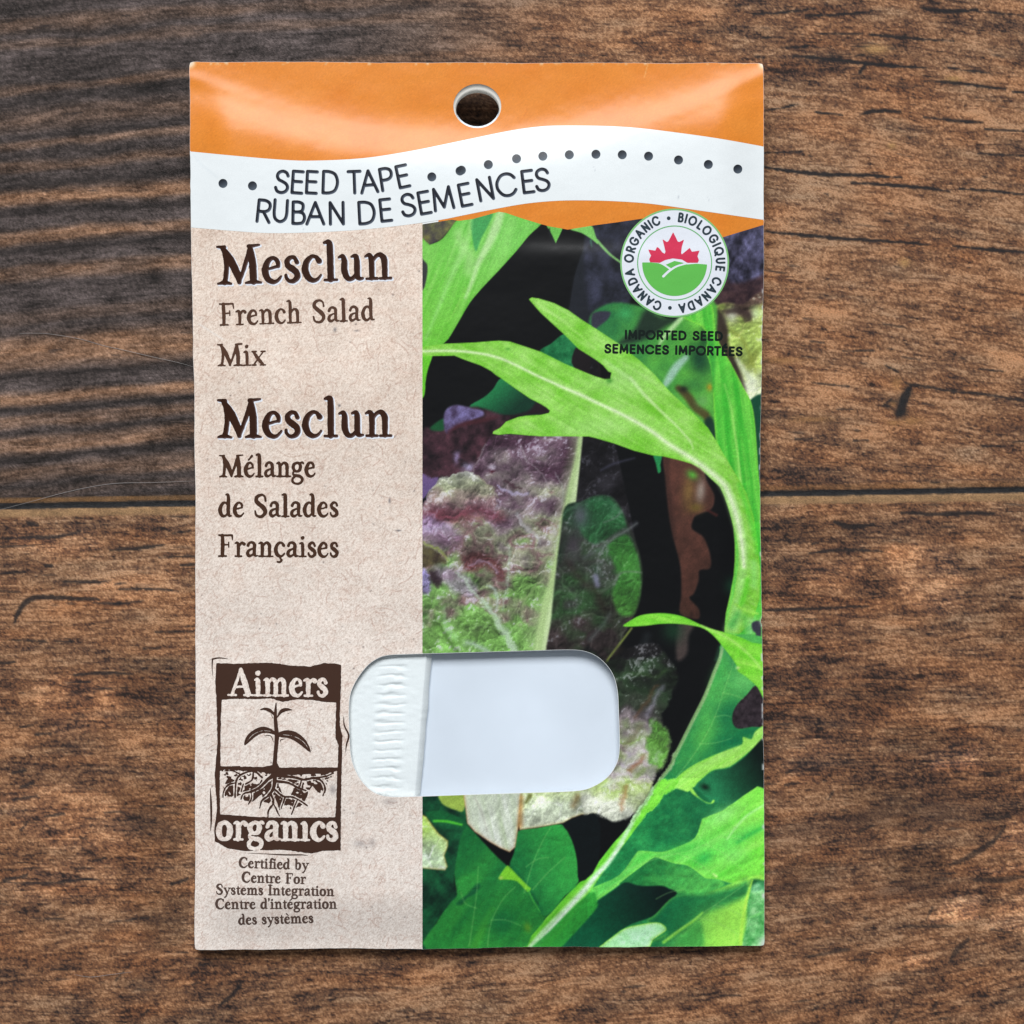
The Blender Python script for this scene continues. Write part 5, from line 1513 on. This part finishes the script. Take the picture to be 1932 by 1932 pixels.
ln_(Gt([(180, 405, 12), (320, 410, 14), (480, 445, 10)]), (84, 182, 60), 2.5, .95)

# lettuce to the right of the window
right_leaf = Ft([(-160, 1700), (-160, 100), (130, 200), (330, 60), (640, 0), (790, 160), (900, 340), (830, 560), (720, 800), (790, 960), (805, 1080), (780, 1220), (720, 1340), (650, 1440), (560, 1640), (480, 1780), (380, 1870), (220, 1935), (120, 1900), (-10, 1840)])
pl(right_leaf, (60, 66, 58), 4, .97, n=3, tex=lettuce([(0, 24, 23, 24), (.15, 42, 60, 40), (.3, 54, 58, 50), (.38, 78, 72, 74), (.46, 138, 126, 130), (.58, 122, 142, 92), (.68, 160, 150, 152), (.8, 140, 158, 100), (1, 196, 200, 182)], 940, 1240, 30, 92, 2.8, (206, 206, 212), .45, .38, -.25))
pl(Ft([(600, 830), (700, 860), (800, 980), (790, 1180), (720, 1330), (600, 1300), (560, 1130), (580, 950)]), (82, 138, 58), 6, .85, tex=lettuce([(0, 84, 140, 58), (1, 96, 150, 66)], 1360, 1440, 16, 95, 2.4, (180, 200, 170), .4))
for pts, c_, a in [([(390, 310, 10), (520, 330, 14), (640, 370, 14), (760, 300, 10)], (60, 92, 46), .6), ([(660, 460, 16), (570, 610, 20), (440, 800, 20)], (104, 70, 48), .55), ([(720, 480, 18), (640, 640, 22), (560, 790, 20)], (156, 152, 172), .55),
                   ([(480, 900, 16), (400, 1020, 20), (300, 1160, 18)], (104, 88, 72), .55), ([(500, 1220, 14), (430, 1320, 22), (370, 1380, 16)], (130, 76, 48), .7), ([(335, 1560, 16), (300, 1690, 24), (270, 1810, 16)], (136, 88, 54), .65),
                   ([(420, 1440, 24), (520, 1380, 24)], (110, 140, 64), .6), ([(200, 1480, 24), (100, 1560, 30)], (208, 220, 214), .45), ([(300, 1330, 20), (360, 1220, 22)], (194, 186, 208), .55), ([(690, 1180, 14), (660, 1260, 14)], (180, 194, 180), .6), ([(640, 1340, 14), (610, 1430, 16)], (180, 190, 168), .6),
                   ([(640, 830, 7), (540, 1000, 8), (400, 1260, 8), (240, 1500, 8)], (214, 218, 206), .6)]:
    ln_(Ft(pts), c_, 6, a * .85)
crinkle(P, 1110, 1230, 1285, 1560, 12, 15, 330)
# the big leaf's edge runs in front of it
ln_(Ft([(1345, 170, 6), (1272, 340, 8), (1180, 570, 9), (1052, 830, 9), (902, 1130, 9), (802, 1340, 9), (645, 1560, 10), (505, 1780, 10), (405, 1935, 10)]), (112, 150, 92), 2.5, .7)


# faint veins and unevenness over the printed greens
def emboss(f, x0, y0, x1, y1, sc, gain, seed):
    w = f.win(x0, y0, x1, y1)
    X, Y = f.X[w], f.Y[w]
    sh = relief(X, Y, sc, seed) * gain
    f2 = (fbm(X / 6, Y / 6, seed + 40, 3) - .5) * gain * .2
    f.rgb[w] = np.clip(f.rgb[w] * (1 + sh + f2)[..., None], 0, 255)


emboss(P, 790, 1500, 1450, 1800, 46, .8, 400)
emboss(P, 790, 390, 1450, 860, 60, .4, 420)
emboss(P, 1230, 860, 1450, 1500, 50, .5, 440)
w_ = P.win(1110, 1470, 1450, 1800)
lum_ = P.rgb[w_].mean(-1, keepdims=True)
P.rgb[w_] = np.clip(P.rgb[w_] * (1 + .10 * sstep(50, 110, lum_)), 0, 255)
for T, vs_ in [(Gt, [[(760, 1760), (800, 1500), (930, 1250), (1060, 1120)], [(560, 1760), (600, 1500), (640, 1200), (660, 900)], [(1160, 1180), (1240, 900), (1350, 640), (1440, 480)], [(1250, 1150), (1420, 960), (1600, 800)], [(1180, 900), (1300, 820), (1420, 800)], [(640, 1350), (520, 1300), (470, 1180)], [(800, 1480), (960, 1480), (1120, 1540)]]),
               (H, [[(330, 940), (700, 800), (1100, 700), (1500, 480), (1840, 250)], [(900, 760), (1100, 850), (1300, 1000)], [(1200, 660), (1400, 760), (1600, 950)], [(1350, 580), (1560, 600), (1830, 700)], [(1100, 700), (1150, 560), (1220, 420)], [(1500, 480), (1560, 340), (1650, 220)], [(760, 1700), (1100, 1450), (1500, 1180), (1680, 1060)], [(1100, 1450), (1300, 1500), (1560, 1640)], [(1300, 1320), (1450, 1360), (1600, 1440)], [(660, 1250), (800, 1180), (960, 1150)]]),
               (Ft, [[(700, 1650), (1000, 1300), (1250, 900), (1400, 500), (1500, 200)], [(1130, 1090), (1300, 1080), (1480, 1030)], [(1290, 800), (1400, 780), (1470, 800)], [(1380, 540), (1500, 560), (1600, 600)]])]:
    for v in vs_:
        n_ = len(v)
        ln_(T([(p[0], p[1], 6 - 4 * i / n_) for i, p in enumerate(v)]), (166, 220, 132), 2.2, .32)
P.rgb = grain_rgb(P, P.rgb, .045, 3)
d_ = poly_sdf(QUAD, P.X, P.Y)
wr_ = sstep(.60, .74, fbm(P.X / 15, P.Y / 15, 520, 2)) * sstep(-5, -.5, d_) * .8 * sstep(1425, 1436, P.X)
for x_, y_, r_ in [(1438, 1172, 7), (1443, 1392, 6), (1442, 1782, 14), (1441, 1690, 5), (1440, 640, 7), (1441, 1560, 5)]:
    wr_ = np.maximum(wr_, .85 * np.exp(-((P.X - x_) ** 2 * 2.2 + (P.Y - y_) ** 2) / r_ ** 2))
P.rgb = P.rgb * (1 - wr_[..., None]) + np.array([214, 218, 216], np.float32) * wr_[..., None]
# lift the inks a little: halftone blacks are never fully black
g_ = P.rgb.mean(-1, keepdims=True)
P.rgb = np.clip(g_ + (P.rgb - g_) * (1 + .16 * sstep(20, 60, P.rgb.max(-1, keepdims=True) - P.rgb.min(-1, keepdims=True))), 0, 255) * .985 + 1
P.rgb = lin(P.rgb)
picture = layer("salad_picture", P, 0.00003, M_PRINT, packet)


# ------------------------------------------------------------------ lettering on the ribbon
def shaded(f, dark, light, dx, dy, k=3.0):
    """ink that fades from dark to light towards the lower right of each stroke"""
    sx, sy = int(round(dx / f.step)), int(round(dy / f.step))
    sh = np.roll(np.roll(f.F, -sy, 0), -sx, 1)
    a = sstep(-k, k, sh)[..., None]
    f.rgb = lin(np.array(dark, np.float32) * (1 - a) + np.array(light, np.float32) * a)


f = Field(470, 300, 1060, 440, 1.0)
W1 = [("S", 690, 886, -5), ("E", 787, 888, -4), ("E", 878, 889, -3), ("D", 996, 889, -2), ("T", 1152, 888, 2), ("A", 1248, 884, 5), ("P", 1358, 869, 9), ("E", 1466, 850, 12)]
for ch, x, y, a in W1:
    p = V1([(x, y)])[0]
    sans_char(f, ch, p[0], p[1], math.radians(a), .405, 3.15, True, .40 if ch != "E" else .42)
W2 = [("R", 572, 1069, -6), ("U", 682, 1068, -4), ("B", 797, 1080, -1), ("A", 906, 1083, 0), ("N", 1040, 1083, 1), ("D", 1230, 1080, 3), ("E", 1352, 1063, 6), ("S", 1496, 1031, 8), ("E", 1600, 1016, 10), ("M", 1716, 990, 10), ("E", 1856, 966, 11)]
for ch, x, y, a in W2:
    p = V1([(x, y)])[0]
    sans_char(f, ch, p[0], p[1], math.radians(a), .405, 3.15, True, .42)
for ch, x, y, a in [("N", 158, 930, 11), ("C", 288, 904, 9), ("E", 420, 884, 7), ("S", 511, 873, 6)]:
    p = V2([(x, y)])[0]
    sans_char(f, ch, p[0], p[1], math.radians(a), .405, 3.15, True, .42)
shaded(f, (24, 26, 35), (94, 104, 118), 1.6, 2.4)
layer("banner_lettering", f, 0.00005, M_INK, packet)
for p in V1([(325, 828), (510, 843), (1635, 787), (1812, 750)]) + V2([(-4, 745), (165, 710), (342, 673), (507, 657), (673, 648), (840, 645), (1005, 648), (1170, 657), (1358, 681), (1545, 709), (1730, 738)]):
    f = Field(p[0] - 12, p[1] - 12, p[0] + 12, p[1] + 12, 1.0)
    f.F = np.hypot(f.X - p[0], f.Y - p[1]) - 8.5
    u = np.clip(((f.X - p[0]) * .35 + (f.Y - p[1]) * .8) / 8.5 * .5 + .42, 0, 1)[..., None]
    f.rgb = lin(np.array([26, 29, 36], np.float32) * (1 - u) + np.array([98, 110, 122], np.float32) * u)
    layer("printed_dot", f, 0.00005, M_INK, ribbon)

# ------------------------------------------------------------------ titles on the beige label
V3 = lambda x, y: (348.7 + x * .24064, 413.3 + y * .24064)
V4 = lambda x, y: (348.7 + x * .24064, 723.2 + y * .24064)
INK = (52, 27, 14)


def title(name, rows, xh, V, weight=1.0, edge=False, label=None, col=INK, pad=60, step=1.0, rough=.55, kgap=1.0):
    pts = [V(r[1], r[3]) for r in rows] + [V(r[2], r[4]) for r in rows]
    xs = [p[0] for p in pts]
    ys = [p[1] for p in pts]
    f = Field(min(xs) - 8, min(ys) - xh * 1.8, max(xs) + 12, max(ys) + xh * .8, step)
    for t, xa, xb, ya, yb in rows:
        pa, pb = V(xa, ya), V(xb, yb)
        serif_text(f, t, pa[0], pb[0], pa[1], pb[1], xh, weight, kgap, minr=.45)
    roughen(f, rough, 5.0, len(rows[0][0]))
    if edge:
        g = Field(f.x0, f.y0, f.x0 + (f.nx - 1) * step, f.y0 + (f.ny - 1) * step, step)
        sft = int(round(2.4 / step))
        g.F = np.roll(np.roll(f.F, sft, 0), sft, 1)[:g.ny, :g.nx] - .6
        g.rgb = lin(np.broadcast_to(np.array((232, 236, 244), np.float32), g.F.shape + (3,)))
        layer("lettering_edge", g, 0.000035, M_INK, label_panel)
        shaded(f, col, (92, 72, 70), 1.6, 1.6, 1.4)
    else:
        f.rgb = lin(np.broadcast_to(np.array(col, np.float32), f.F.shape + (3,)))
    o = layer(name, f, 0.00005, M_INK, label_panel)
    if label:
        o["label"] = label
    return o


title("title_lettering", [("Mesclun", 262, 1622, 512, 468)], 48, V3, 1.0, True)
title("subtitle_lettering", [("French Salad", 276, 1490, 834, 794)], 27.5, V3, .92, False, None, (84, 58, 44), kgap=1.2)
title("subtitle_lettering", [("Mix", 260, 632, 1152, 1146)], 27.5, V3, .92, False, None, (84, 58, 44))
title("title_lettering", [("Mesclun", 262, 1622, 426, 416)], 48, V4, 1.0, True)
for t, xa, xb, ya, yb in [("Mélange", 274, 1026, 734, 732), ("de Salades", 264, 1208, 1046, 1046), ("Françaises", 264, 1208, 1358, 1362)]:
    title("subtitle_lettering", [(t, xa, xb, ya, yb)], 27.5, V4, 1.0, False, None, (70, 46, 32))

V6 = lambda x, y: (361.6 + x * .20053, 1575.6 + y * .20053)
for t, xa, xb, ya, yb in [("Certified by", 442, 1100, 304, 326), ("Centre For", 470, 1072, 442, 458), ("Systems Integration", 228, 1340, 556, 572), ("Centre d'intégration", 222, 1366, 694, 690), ("des systèmes", 440, 1146, 842, 824)]:
    title("certificate_lettering", [(t, xa, xb, ya, yb)], 12.6, V6, 1.28, False, None, (84, 66, 58), step=.7, rough=.25)

# ------------------------------------------------------------------ the woodcut style logo
LK = .20723


def LG(pts):
    return [(361.6 + p[0] * LK, 1213.9 + p[1] * LK) + tuple(v * LK for v in p[2:]) for p in pts]


logo = Field(388, 1236, 664, 1616, 1.0)
big = poly_sdf(LG([(222, 180), (400, 184), (600, 178), (700, 176), (800, 184), (900, 202), (1080, 210), (1200, 178), (1300, 184), (1362, 194), (1360, 400), (1350, 600), (1350, 760), (1372, 840), (1370, 1000), (1362, 1300), (1360, 1500), (1356, 1885), (1200, 1888), (1100, 1912), (1000, 1902), (850, 1880), (640, 1882), (500, 1890), (330, 1868), (212, 1800), (205, 1700), (230, 1500), (210, 1200), (235, 900), (225, 500), (214, 350)]), logo.X, logo.Y)
sky = poly_sdf(LG([(272, 512), (420, 505), (560, 508), (720, 500), (830, 532), (950, 510), (1100, 515), (1200, 532), (1315, 538), (1312, 700), (1308, 860), (1335, 920), (1330, 1130), (1100, 1128), (800, 1130), (780, 1090), (720, 1110), (640, 1126), (420, 1120), (262, 1118), (262, 900)]), logo.X, logo.Y)
ground = poly_sdf(LG([(258, 1160), (300, 1150), (560, 1160), (760, 1190), (900, 1200), (1250, 1180), (1325, 1158), (1318, 1400), (1308, 1582), (900, 1588), (600, 1580), (260, 1556), (255, 1350)]), logo.X, logo.Y)
soil = poly_sdf(LG([(270, 1150), (560, 1150), (900, 1150), (1300, 1160), (1280, 1210), (1235, 1270), (1215, 1370), (1150, 1360), (1100, 1300), (1060, 1350), (1050, 1400), (1000, 1480), (900, 1510), (850, 1470), (800, 1520), (760, 1400), (720, 1460), (650, 1440), (640, 1370), (560, 1440), (480, 1430), (440, 1380), (390, 1400), (300, 1390), (290, 1300), (330, 1230), (268, 1170)]), logo.X, logo.Y)
pale_gap = poly_sdf(LG([(790, 1280), (880, 1270), (930, 1310), (900, 1390), (830, 1380)]), logo.X, logo.Y)
soil = np.maximum(soil, -pale_gap)
# pebbly breaks in the soil
cell = fbm(logo.X / 6.5, logo.Y / 6.5, 140, 2)
soil = np.maximum(soil, (cell - .67) * 16 * sstep(1475, 1490, logo.Y))
ROOTS = [[(755, 1130, 22), (750, 1190, 22), (690, 1240, 16), (620, 1310, 12), (540, 1350, 10), (470, 1370, 8), (450, 1420, 6)],
         [(755, 1180, 20), (755, 1260, 18), (740, 1330, 14), (690, 1390, 10), (640, 1430, 8), (620, 1500, 6)], [(720, 1370, 10), (745, 1450, 9), (700, 1520, 7), (695, 1590, 5)], [(735, 1440, 8), (770, 1510, 7), (800, 1570, 5)],
         [(770, 1200, 16), (850, 1210, 13), (940, 1220, 12), (1020, 1240, 11), (1120, 1225, 10), (1190, 1260, 9), (1215, 1330, 8), (1195, 1385, 6)], [(780, 1255, 12), (880, 1270, 10), (960, 1310, 9), (1040, 1340, 7)],
         [(1000, 1240, 8), (985, 1300, 7)], [(1110, 1225, 8), (1220, 1210, 7), (1290, 1180, 5)], [(760, 1330, 9), (830, 1390, 9), (920, 1400, 8), (1000, 1440, 7), (1055, 1480, 5)], [(850, 1400, 7), (815, 1500, 6)], [(960, 1430, 7), (930, 1500, 6), (910, 1555, 5)],
         [(640, 1220, 10), (570, 1165, 8), (480, 1180, 8), (420, 1220, 9), (400, 1290, 9), (395, 1400, 7)], [(560, 1170, 7), (550, 1240, 8), (490, 1280, 7)], [(400, 1270, 7), (330, 1290, 7), (290, 1350, 6), (285, 1400, 5)], [(440, 1190, 6), (370, 1160, 6), (300, 1160, 5)], [(540, 1350, 7), (545, 1410, 6), (515, 1465, 5)], [(470, 1280, 6), (450, 1350, 6)]]
halo = np.full(logo.F.shape, 12.0, np.float32)
core = np.full(logo.F.shape, 12.0, np.float32)
for r in ROOTS:
    p = spline(LG(r), False, 4)
    logo.stroke_d(p + [0, 0, 1.7], 4, halo)
    logo.stroke_d(p + [0, 0, .05], 4, core)
earth = np.minimum(np.maximum(soil, -halo), core)
F_ = np.maximum(np.maximum(big, -sky), -ground)
F_ = np.minimum(F_, np.maximum(earth, ground - 1.5))
sprout = np.full(logo.F.shape, 12.0, np.float32)
logo.stroke_d(spline(LG([(768, 545, 5), (764, 610, 12), (762, 680, 16), (768, 760, 18), (775, 850, 20), (765, 980, 18), (757, 1080, 20), (752, 1150, 26)]), False, 5), 6, sprout)
for pts in [[(620, 605), (665, 584), (715, 595), (750, 630), (762, 680), (742, 650), (700, 622), (660, 606)], [(775, 680), (790, 630), (820, 596), (870, 588), (918, 606), (880, 612), (830, 628), (795, 660)],
            [(482, 928), (492, 860), (550, 796), (640, 758), (720, 776), (760, 808), (760, 832), (690, 815), (620, 825), (560, 865)], [(790, 812), (870, 790), (960, 812), (1030, 870), (1062, 920), (1082, 975), (1066, 985), (1000, 932), (900, 868), (800, 850)]]:
    sprout = np.minimum(sprout, poly_sdf(spline(LG(pts), True, 4), logo.X, logo.Y))
vein = np.full(logo.F.shape, 12.0, np.float32)
for v in [[(500, 895, 1), (560, 830, 1), (640, 795, 1), (720, 800, 1)], [(830, 830, 1), (930, 845, 1), (1010, 890, 1), (1060, 950, 1)]]:
    logo.stroke_d(spline(LG(v), False, 4), 4, vein)
sprout = np.maximum(sprout, -(vein - .25))
logo_hole = np.full(logo.F.shape, 12.0, np.float32)
tmp = Field(388, 1236, 664, 1616, 1.0)


def reverse_text(text, x0, x1, y0, y1, xh, weight, special=None):
    a, b = LG([(x0, y0)])[0], LG([(x1, y1)])[0]
    serif_text(tmp, text, a[0], b[0], a[1], b[1], xh * LK, weight)


reverse_text("Aimers", 335, 1240, 474, 482, 158, 1.15)
reverse_text("organ1cs", 228, 1332, 1788, 1796, 166, 1.25)
F_ = np.maximum(F_, -(tmp.F + .1))
marks = np.full(logo.F.shape, 12.0, np.float32)
for m_ in [[(330, 140, 3), (250, 132, 7), (192, 142, 8)], [(190, 142, 8), (186, 220, 5), (195, 330, 2)], [(1385, 640, 2), (1388, 740, 7), (1425, 820, 9), (1428, 860, 9), (1410, 920, 8), (1400, 1000, 2)], [(168, 1300, 2), (176, 1450, 10), (178, 1600, 9), (172, 1710, 3)],
           [(480, 1908, 3), (650, 1915, 4), (850, 1925, 7), (1000, 1925, 6), (1060, 1932, 2)], [(870, 640, 3), (905, 630, 3)], [(1085, 930, 3), (1092, 960, 3), (1075, 1000, 3)], [(370, 1120, 4), (440, 1118, 4)], [(660, 840, 3), (720, 842, 5), (745, 900, 3)], [(850, 868, 3), (810, 880, 5), (806, 910, 2)], [(720, 640, 3), (740, 680, 4)]]:
    logo.stroke_d(spline(LG(m_), False, 4), 4, marks)
rough_n = (fbm(logo.X / 5, logo.Y / 5, 150, 2) - .5) * 1.6
brown = lambda f: lin(np.broadcast_to(np.array((66, 44, 34), np.float32), f.F.shape + (3,)))
emb = bpy.data.objects.new("logo", None)
logo.F = np.minimum(F_ + rough_n, marks + .2)
logo.rgb = brown(logo)
logo_o = layer("woodcut_logo", logo, 0.00005, M_INK, packet)
tmp.F = sprout + rough_n * .4
tmp.rgb = brown(tmp)
layer("sprout_emblem", tmp, 0.000062, M_INK, logo_o)
bpy.data.objects.remove(emb)

# ------------------------------------------------------------------ the round organic seal
sc = SL([(822, 774)])[0]
SR = 588 * K


def disc(name, r, col, z, parent, step=1.0, inner=None, tex=None):
    f = Field(sc[0] - r - 4, sc[1] - r - 4, sc[0] + r + 4, sc[1] + r + 4, step)
    rr_ = np.hypot(f.X - sc[0], f.Y - sc[1])
    f.F = rr_ - r
    if inner is not None:
        f.F = np.maximum(f.F, inner - rr_)
    f.rgb = lin(np.broadcast_to(np.array(col, np.float32), f.F.shape + (3,)))
    return layer(name, f, z, M_INK, parent)


seal = disc("organic_seal", SR, (224, 228, 236), 0.000045, packet)
disc("seal_ring", SR + .5, (128, 190, 118), 0.00006, seal, inner=SR - 2.6)
disc("seal_ring", 407 * K, (104, 178, 108), 0.00006, seal, inner=407 * K - 1.9)
f = Field(sc[0] - 75, sc[1] - 75, sc[0] + 75, sc[1] + 75, .8)
leafp = SL([(805, 440), (775, 500), (752, 540), (735, 546), (690, 515), (706, 580), (722, 650), (715, 674), (690, 660), (652, 612), (630, 600), (612, 640), (535, 628), (552, 668), (566, 692), (545, 735), (556, 766), (660, 772), (720, 742), (800, 724), (900, 736), (960, 772), (1072, 772), (1086, 745), (1070, 700), (1092, 640), (1010, 652), (985, 610), (950, 640), (898, 682), (893, 660), (900, 600), (924, 520), (872, 546), (855, 540), (832, 490)])
f.F = poly_sdf(leafp, f.X, f.Y)
f.rgb = lin(np.broadcast_to(np.array((208, 52, 84), np.float32), f.F.shape + (3,)))
layer("maple_leaf", f, 0.00006, M_INK, seal)
f = Field(sc[0] - 75, sc[1] - 75, sc[0] + 75, sc[1] + 75, .8)
r_ = np.hypot(f.X - sc[0], f.Y - SL([(0, 780)])[0][1])
low_ = poly_sdf(SL([(440, 768), (560, 768), (660, 778), (720, 795), (820, 752), (900, 768), (960, 790), (1060, 782), (1190, 792), (1190, 1200), (440, 1200)]), f.X, f.Y)
f.F = np.maximum(r_ - 352 * K, low_)
path = np.full(f.F.shape, 12.0, np.float32)
f.stroke_d(spline(SL([(700, 918, 14), (760, 862, 13), (840, 812, 11), (930, 785, 9), (1000, 775, 5)]), False, 5), 6, path)
f.stroke_d(spline(SL([(640, 768, 6), (700, 790, 9), (770, 835, 11)]), False, 5), 6, path)
f.stroke_d(spline(SL([(690, 775, 6), (750, 750, 7), (820, 742, 7), (900, 755, 7), (950, 775, 5)]), False, 5), 6, path)
f.F = np.maximum(f.F, -path)
f.rgb = lin(np.broadcast_to(np.array((98, 186, 82), np.float32), f.F.shape + (3,)))
layer("green_field", f, 0.00006, M_INK, seal)
f = Field(sc[0] - 104, sc[1] - 104, sc[0] + 104, sc[1] + 104, .8)


def ring_text(text, a0, a1):
    adv = [SANS["W" if c == "M" else c][0] + 16 for c in text]
    W = sum(adv) - 16
    c = 0
    rbase = 455 * K
    for ch, a in zip(text, adv):
        u = (c + (a - 16) / 2) / W
        th = math.radians(a0 + (a1 - a0) * u)
        x, y = sc[0] + rbase * math.sin(th), sc[1] - rbase * math.cos(th)
        sans_char(f, ch, x, y, -th, .15, 1.95, True, .135)
        c += a


ring_text("CANADA ORGANIC", -163, -19)
ring_text("BIOLOGIQUE CANADA", 4, 175)
for th in (-7.6, 186):
    t = math.radians(th)
    f.stroke_d([(sc[0] + 490 * K * math.sin(t), sc[1] - 490 * K * math.cos(t), 3.6)], 5)
f.rgb = lin(np.broadcast_to(np.array((44, 58, 66), np.float32), f.F.shape + (3,)))
layer("seal_lettering", f, 0.00006, M_INK, seal)

f = Field(1135, 612, 1410, 680, .8)
for t, xa, xb, ya, yb in [("IMPORTED SEED", 285, 1340, 1592, 1610), ("SEMENCES IMPORTÉES", 66, 1552, 1744, 1776)]:
    a, b = SL([(xa, ya)])[0], SL([(xb, yb)])[0]
    sans_text(f, t.replace("M", "W"), a[0], b[0], a[1], b[1], 14.4, 2.1, 24)
f.rgb = lin(np.broadcast_to(np.array((14, 26, 22), np.float32), f.F.shape + (3,)))
layer("import_lettering", f, 0.00005, M_INK, picture)


# ------------------------------------------------------------------ the folded seed tape inside, seen through the window
def tape():
    xs = np.arange(560, 812.1, 2.0)
    ys = np.arange(1195, 1545.1, 2.0)
    X, Y = np.meshgrid(xs, ys)
    edge = 632.8 + (585 - (Y - 1236) / (1503 - 1236) * 75) * k_
    X = 560 + (X - 560) / 252.0 * (edge - 560)
    z = np.minimum(np.full(X.shape, 0.0042), height(X, Y) - 0.0007)
    m = np.exp(-((X - (742 - (Y - 1240) * .06)) / 26) ** 4)
    ph = (Y - 1250) / 17.5 + .10 * np.sin(X / 13.0 + Y * .4) + .35 * (fbm(X / 16, Y / 30, 170, 2) - .5)
    cre = np.abs(((ph % 1) - .5) * 2)
    z = z - 0.00022 * m * np.clip(1 - cre * 2.2, 0, 1) * (.3 + 1.2 * fbm(X / 25, Y / 14, 171, 2))
    z = z + 0.00007 * (fbm(X / 14, Y / 9, 172, 3) - .5)
    z = z - 0.0004 * sstep(30, 0, X - 560)
    # the folded edge shows as a narrow lower lip
    lip = np.stack([X[:, -1] + 1.5, X[:, -1] + 10 + 3 * (fbm(Y[:, -1] / 40, Y[:, -1] * 0, 173, 2) - .5)], 1)
    X = np.concatenate([X, lip], 1)
    Y = np.concatenate([Y, Y[:, -1:], Y[:, -1:]], 1)
    z = np.concatenate([z, z[:, -1:] - 0.0002, z[:, -1:] - 0.0004], 1)
    X3, Y3, Z3 = project(X, Y, z)
    ny, nx = X.shape
    top = np.stack([X3, Y3, Z3], -1).reshape(-1, 3)
    idx = np.arange(nx * ny).reshape(ny, nx)
    q = [np.stack([idx[:-1, :-1], idx[1:, :-1], idx[1:, 1:], idx[:-1, 1:]], -1).reshape(-1, 4)]
    co = [top]
    base = nx * ny
    ring = np.concatenate([idx[0, :-1], idx[:-1, -1], idx[-1, :0:-1], idx[:0:-1, 0]])
    lv = top[ring]
    cur = ring
    for s_ in range(1, 7):       # stacked layers show as fine lines on the cut side
        low_ = lv.copy()
        low_[:, 2] = ZB + 0.00003 + (lv[:, 2] - ZB) * (1 - s_ / 6.0)
        low_[:, :2] *= 1 + (0.0035 if s_ % 2 else 0.001)
        co.append(low_)
        nxt = base + np.arange(len(ring))
        q.append(np.stack([cur, np.roll(cur, -1), np.roll(nxt, -1), nxt], 1))
        base += len(ring)
        cur = nxt
    o = build_mesh("seed_tape", np.concatenate(co), q, M_TISSUE, None)
    tag(o, "folded white crinkled tissue seed tape inside the packet, behind its clear window", "seed tape")


tape()


# ------------------------------------------------------------------ lint on the table
def fibre(pts, r, label):
    cu = spline(pts, False, 8)
    X, Y, _ = project(cu[:, 0], cu[:, 1], np.zeros(len(cu)))
    n = len(cu)
    z = 0.00012 + 0.00008 * np.sin(np.arange(n) / 5.0)
    c = np.stack([X, Y, z], 1)
    t = np.gradient(c, axis=0)
    t /= np.linalg.norm(t, axis=1)[:, None]
    side = np.stack([-t[:, 1], t[:, 0], np.zeros(n)], 1)
    up = np.array([0, 0, 1.0])
    k = 6
    rad = 0.6 * r * (0.35 + 0.65 * np.sin(np.linspace(.15, math.pi - .15, n)))
    vs_ = []
    for a in range(k):
        an = a / k * 2 * math.pi
        vs_.append(c + (side * math.cos(an) + up * math.sin(an)) * rad[:, None])
    co = np.stack(vs_, 1).reshape(-1, 3)
    idx = np.arange(n * k).reshape(n, k)
    q = np.stack([idx[:-1], np.roll(idx[:-1], -1, 1), np.roll(idx[1:], -1, 1), idx[1:]], -1).reshape(-1, 4)
    o = build_mesh("lint_fibre", co, [q], M_LINT)
    tag(o, label, "lint fibre", "stray lint fibres on the table")


M_LINT = paper_material("lint", (0.30, 0.28, 0.27), 0.7)
T2 = TL(0, 750, 750)
fibre(T2([(150, 580), (350, 580), (600, 620), (780, 670), (960, 710), (1150, 755), (1350, 800), (1462, 832)]), 0.00006, "thin pale lint fibre arching across the dark board, upper of two left of the packet")
fibre(T2([(0, 1905), (250, 1840), (470, 1780), (700, 1730), (900, 1705), (1150, 1700), (1466, 1688)]), 0.00006, "thin pale lint fibre crossing the board groove at the left edge of the table")
fibre(TL(0, 2242, 750)([(560, 1556), (680, 1575), (820, 1560), (1000, 1538)]), 0.00005, "short pale lint fibre on the lower board below the packet's lower left corner")
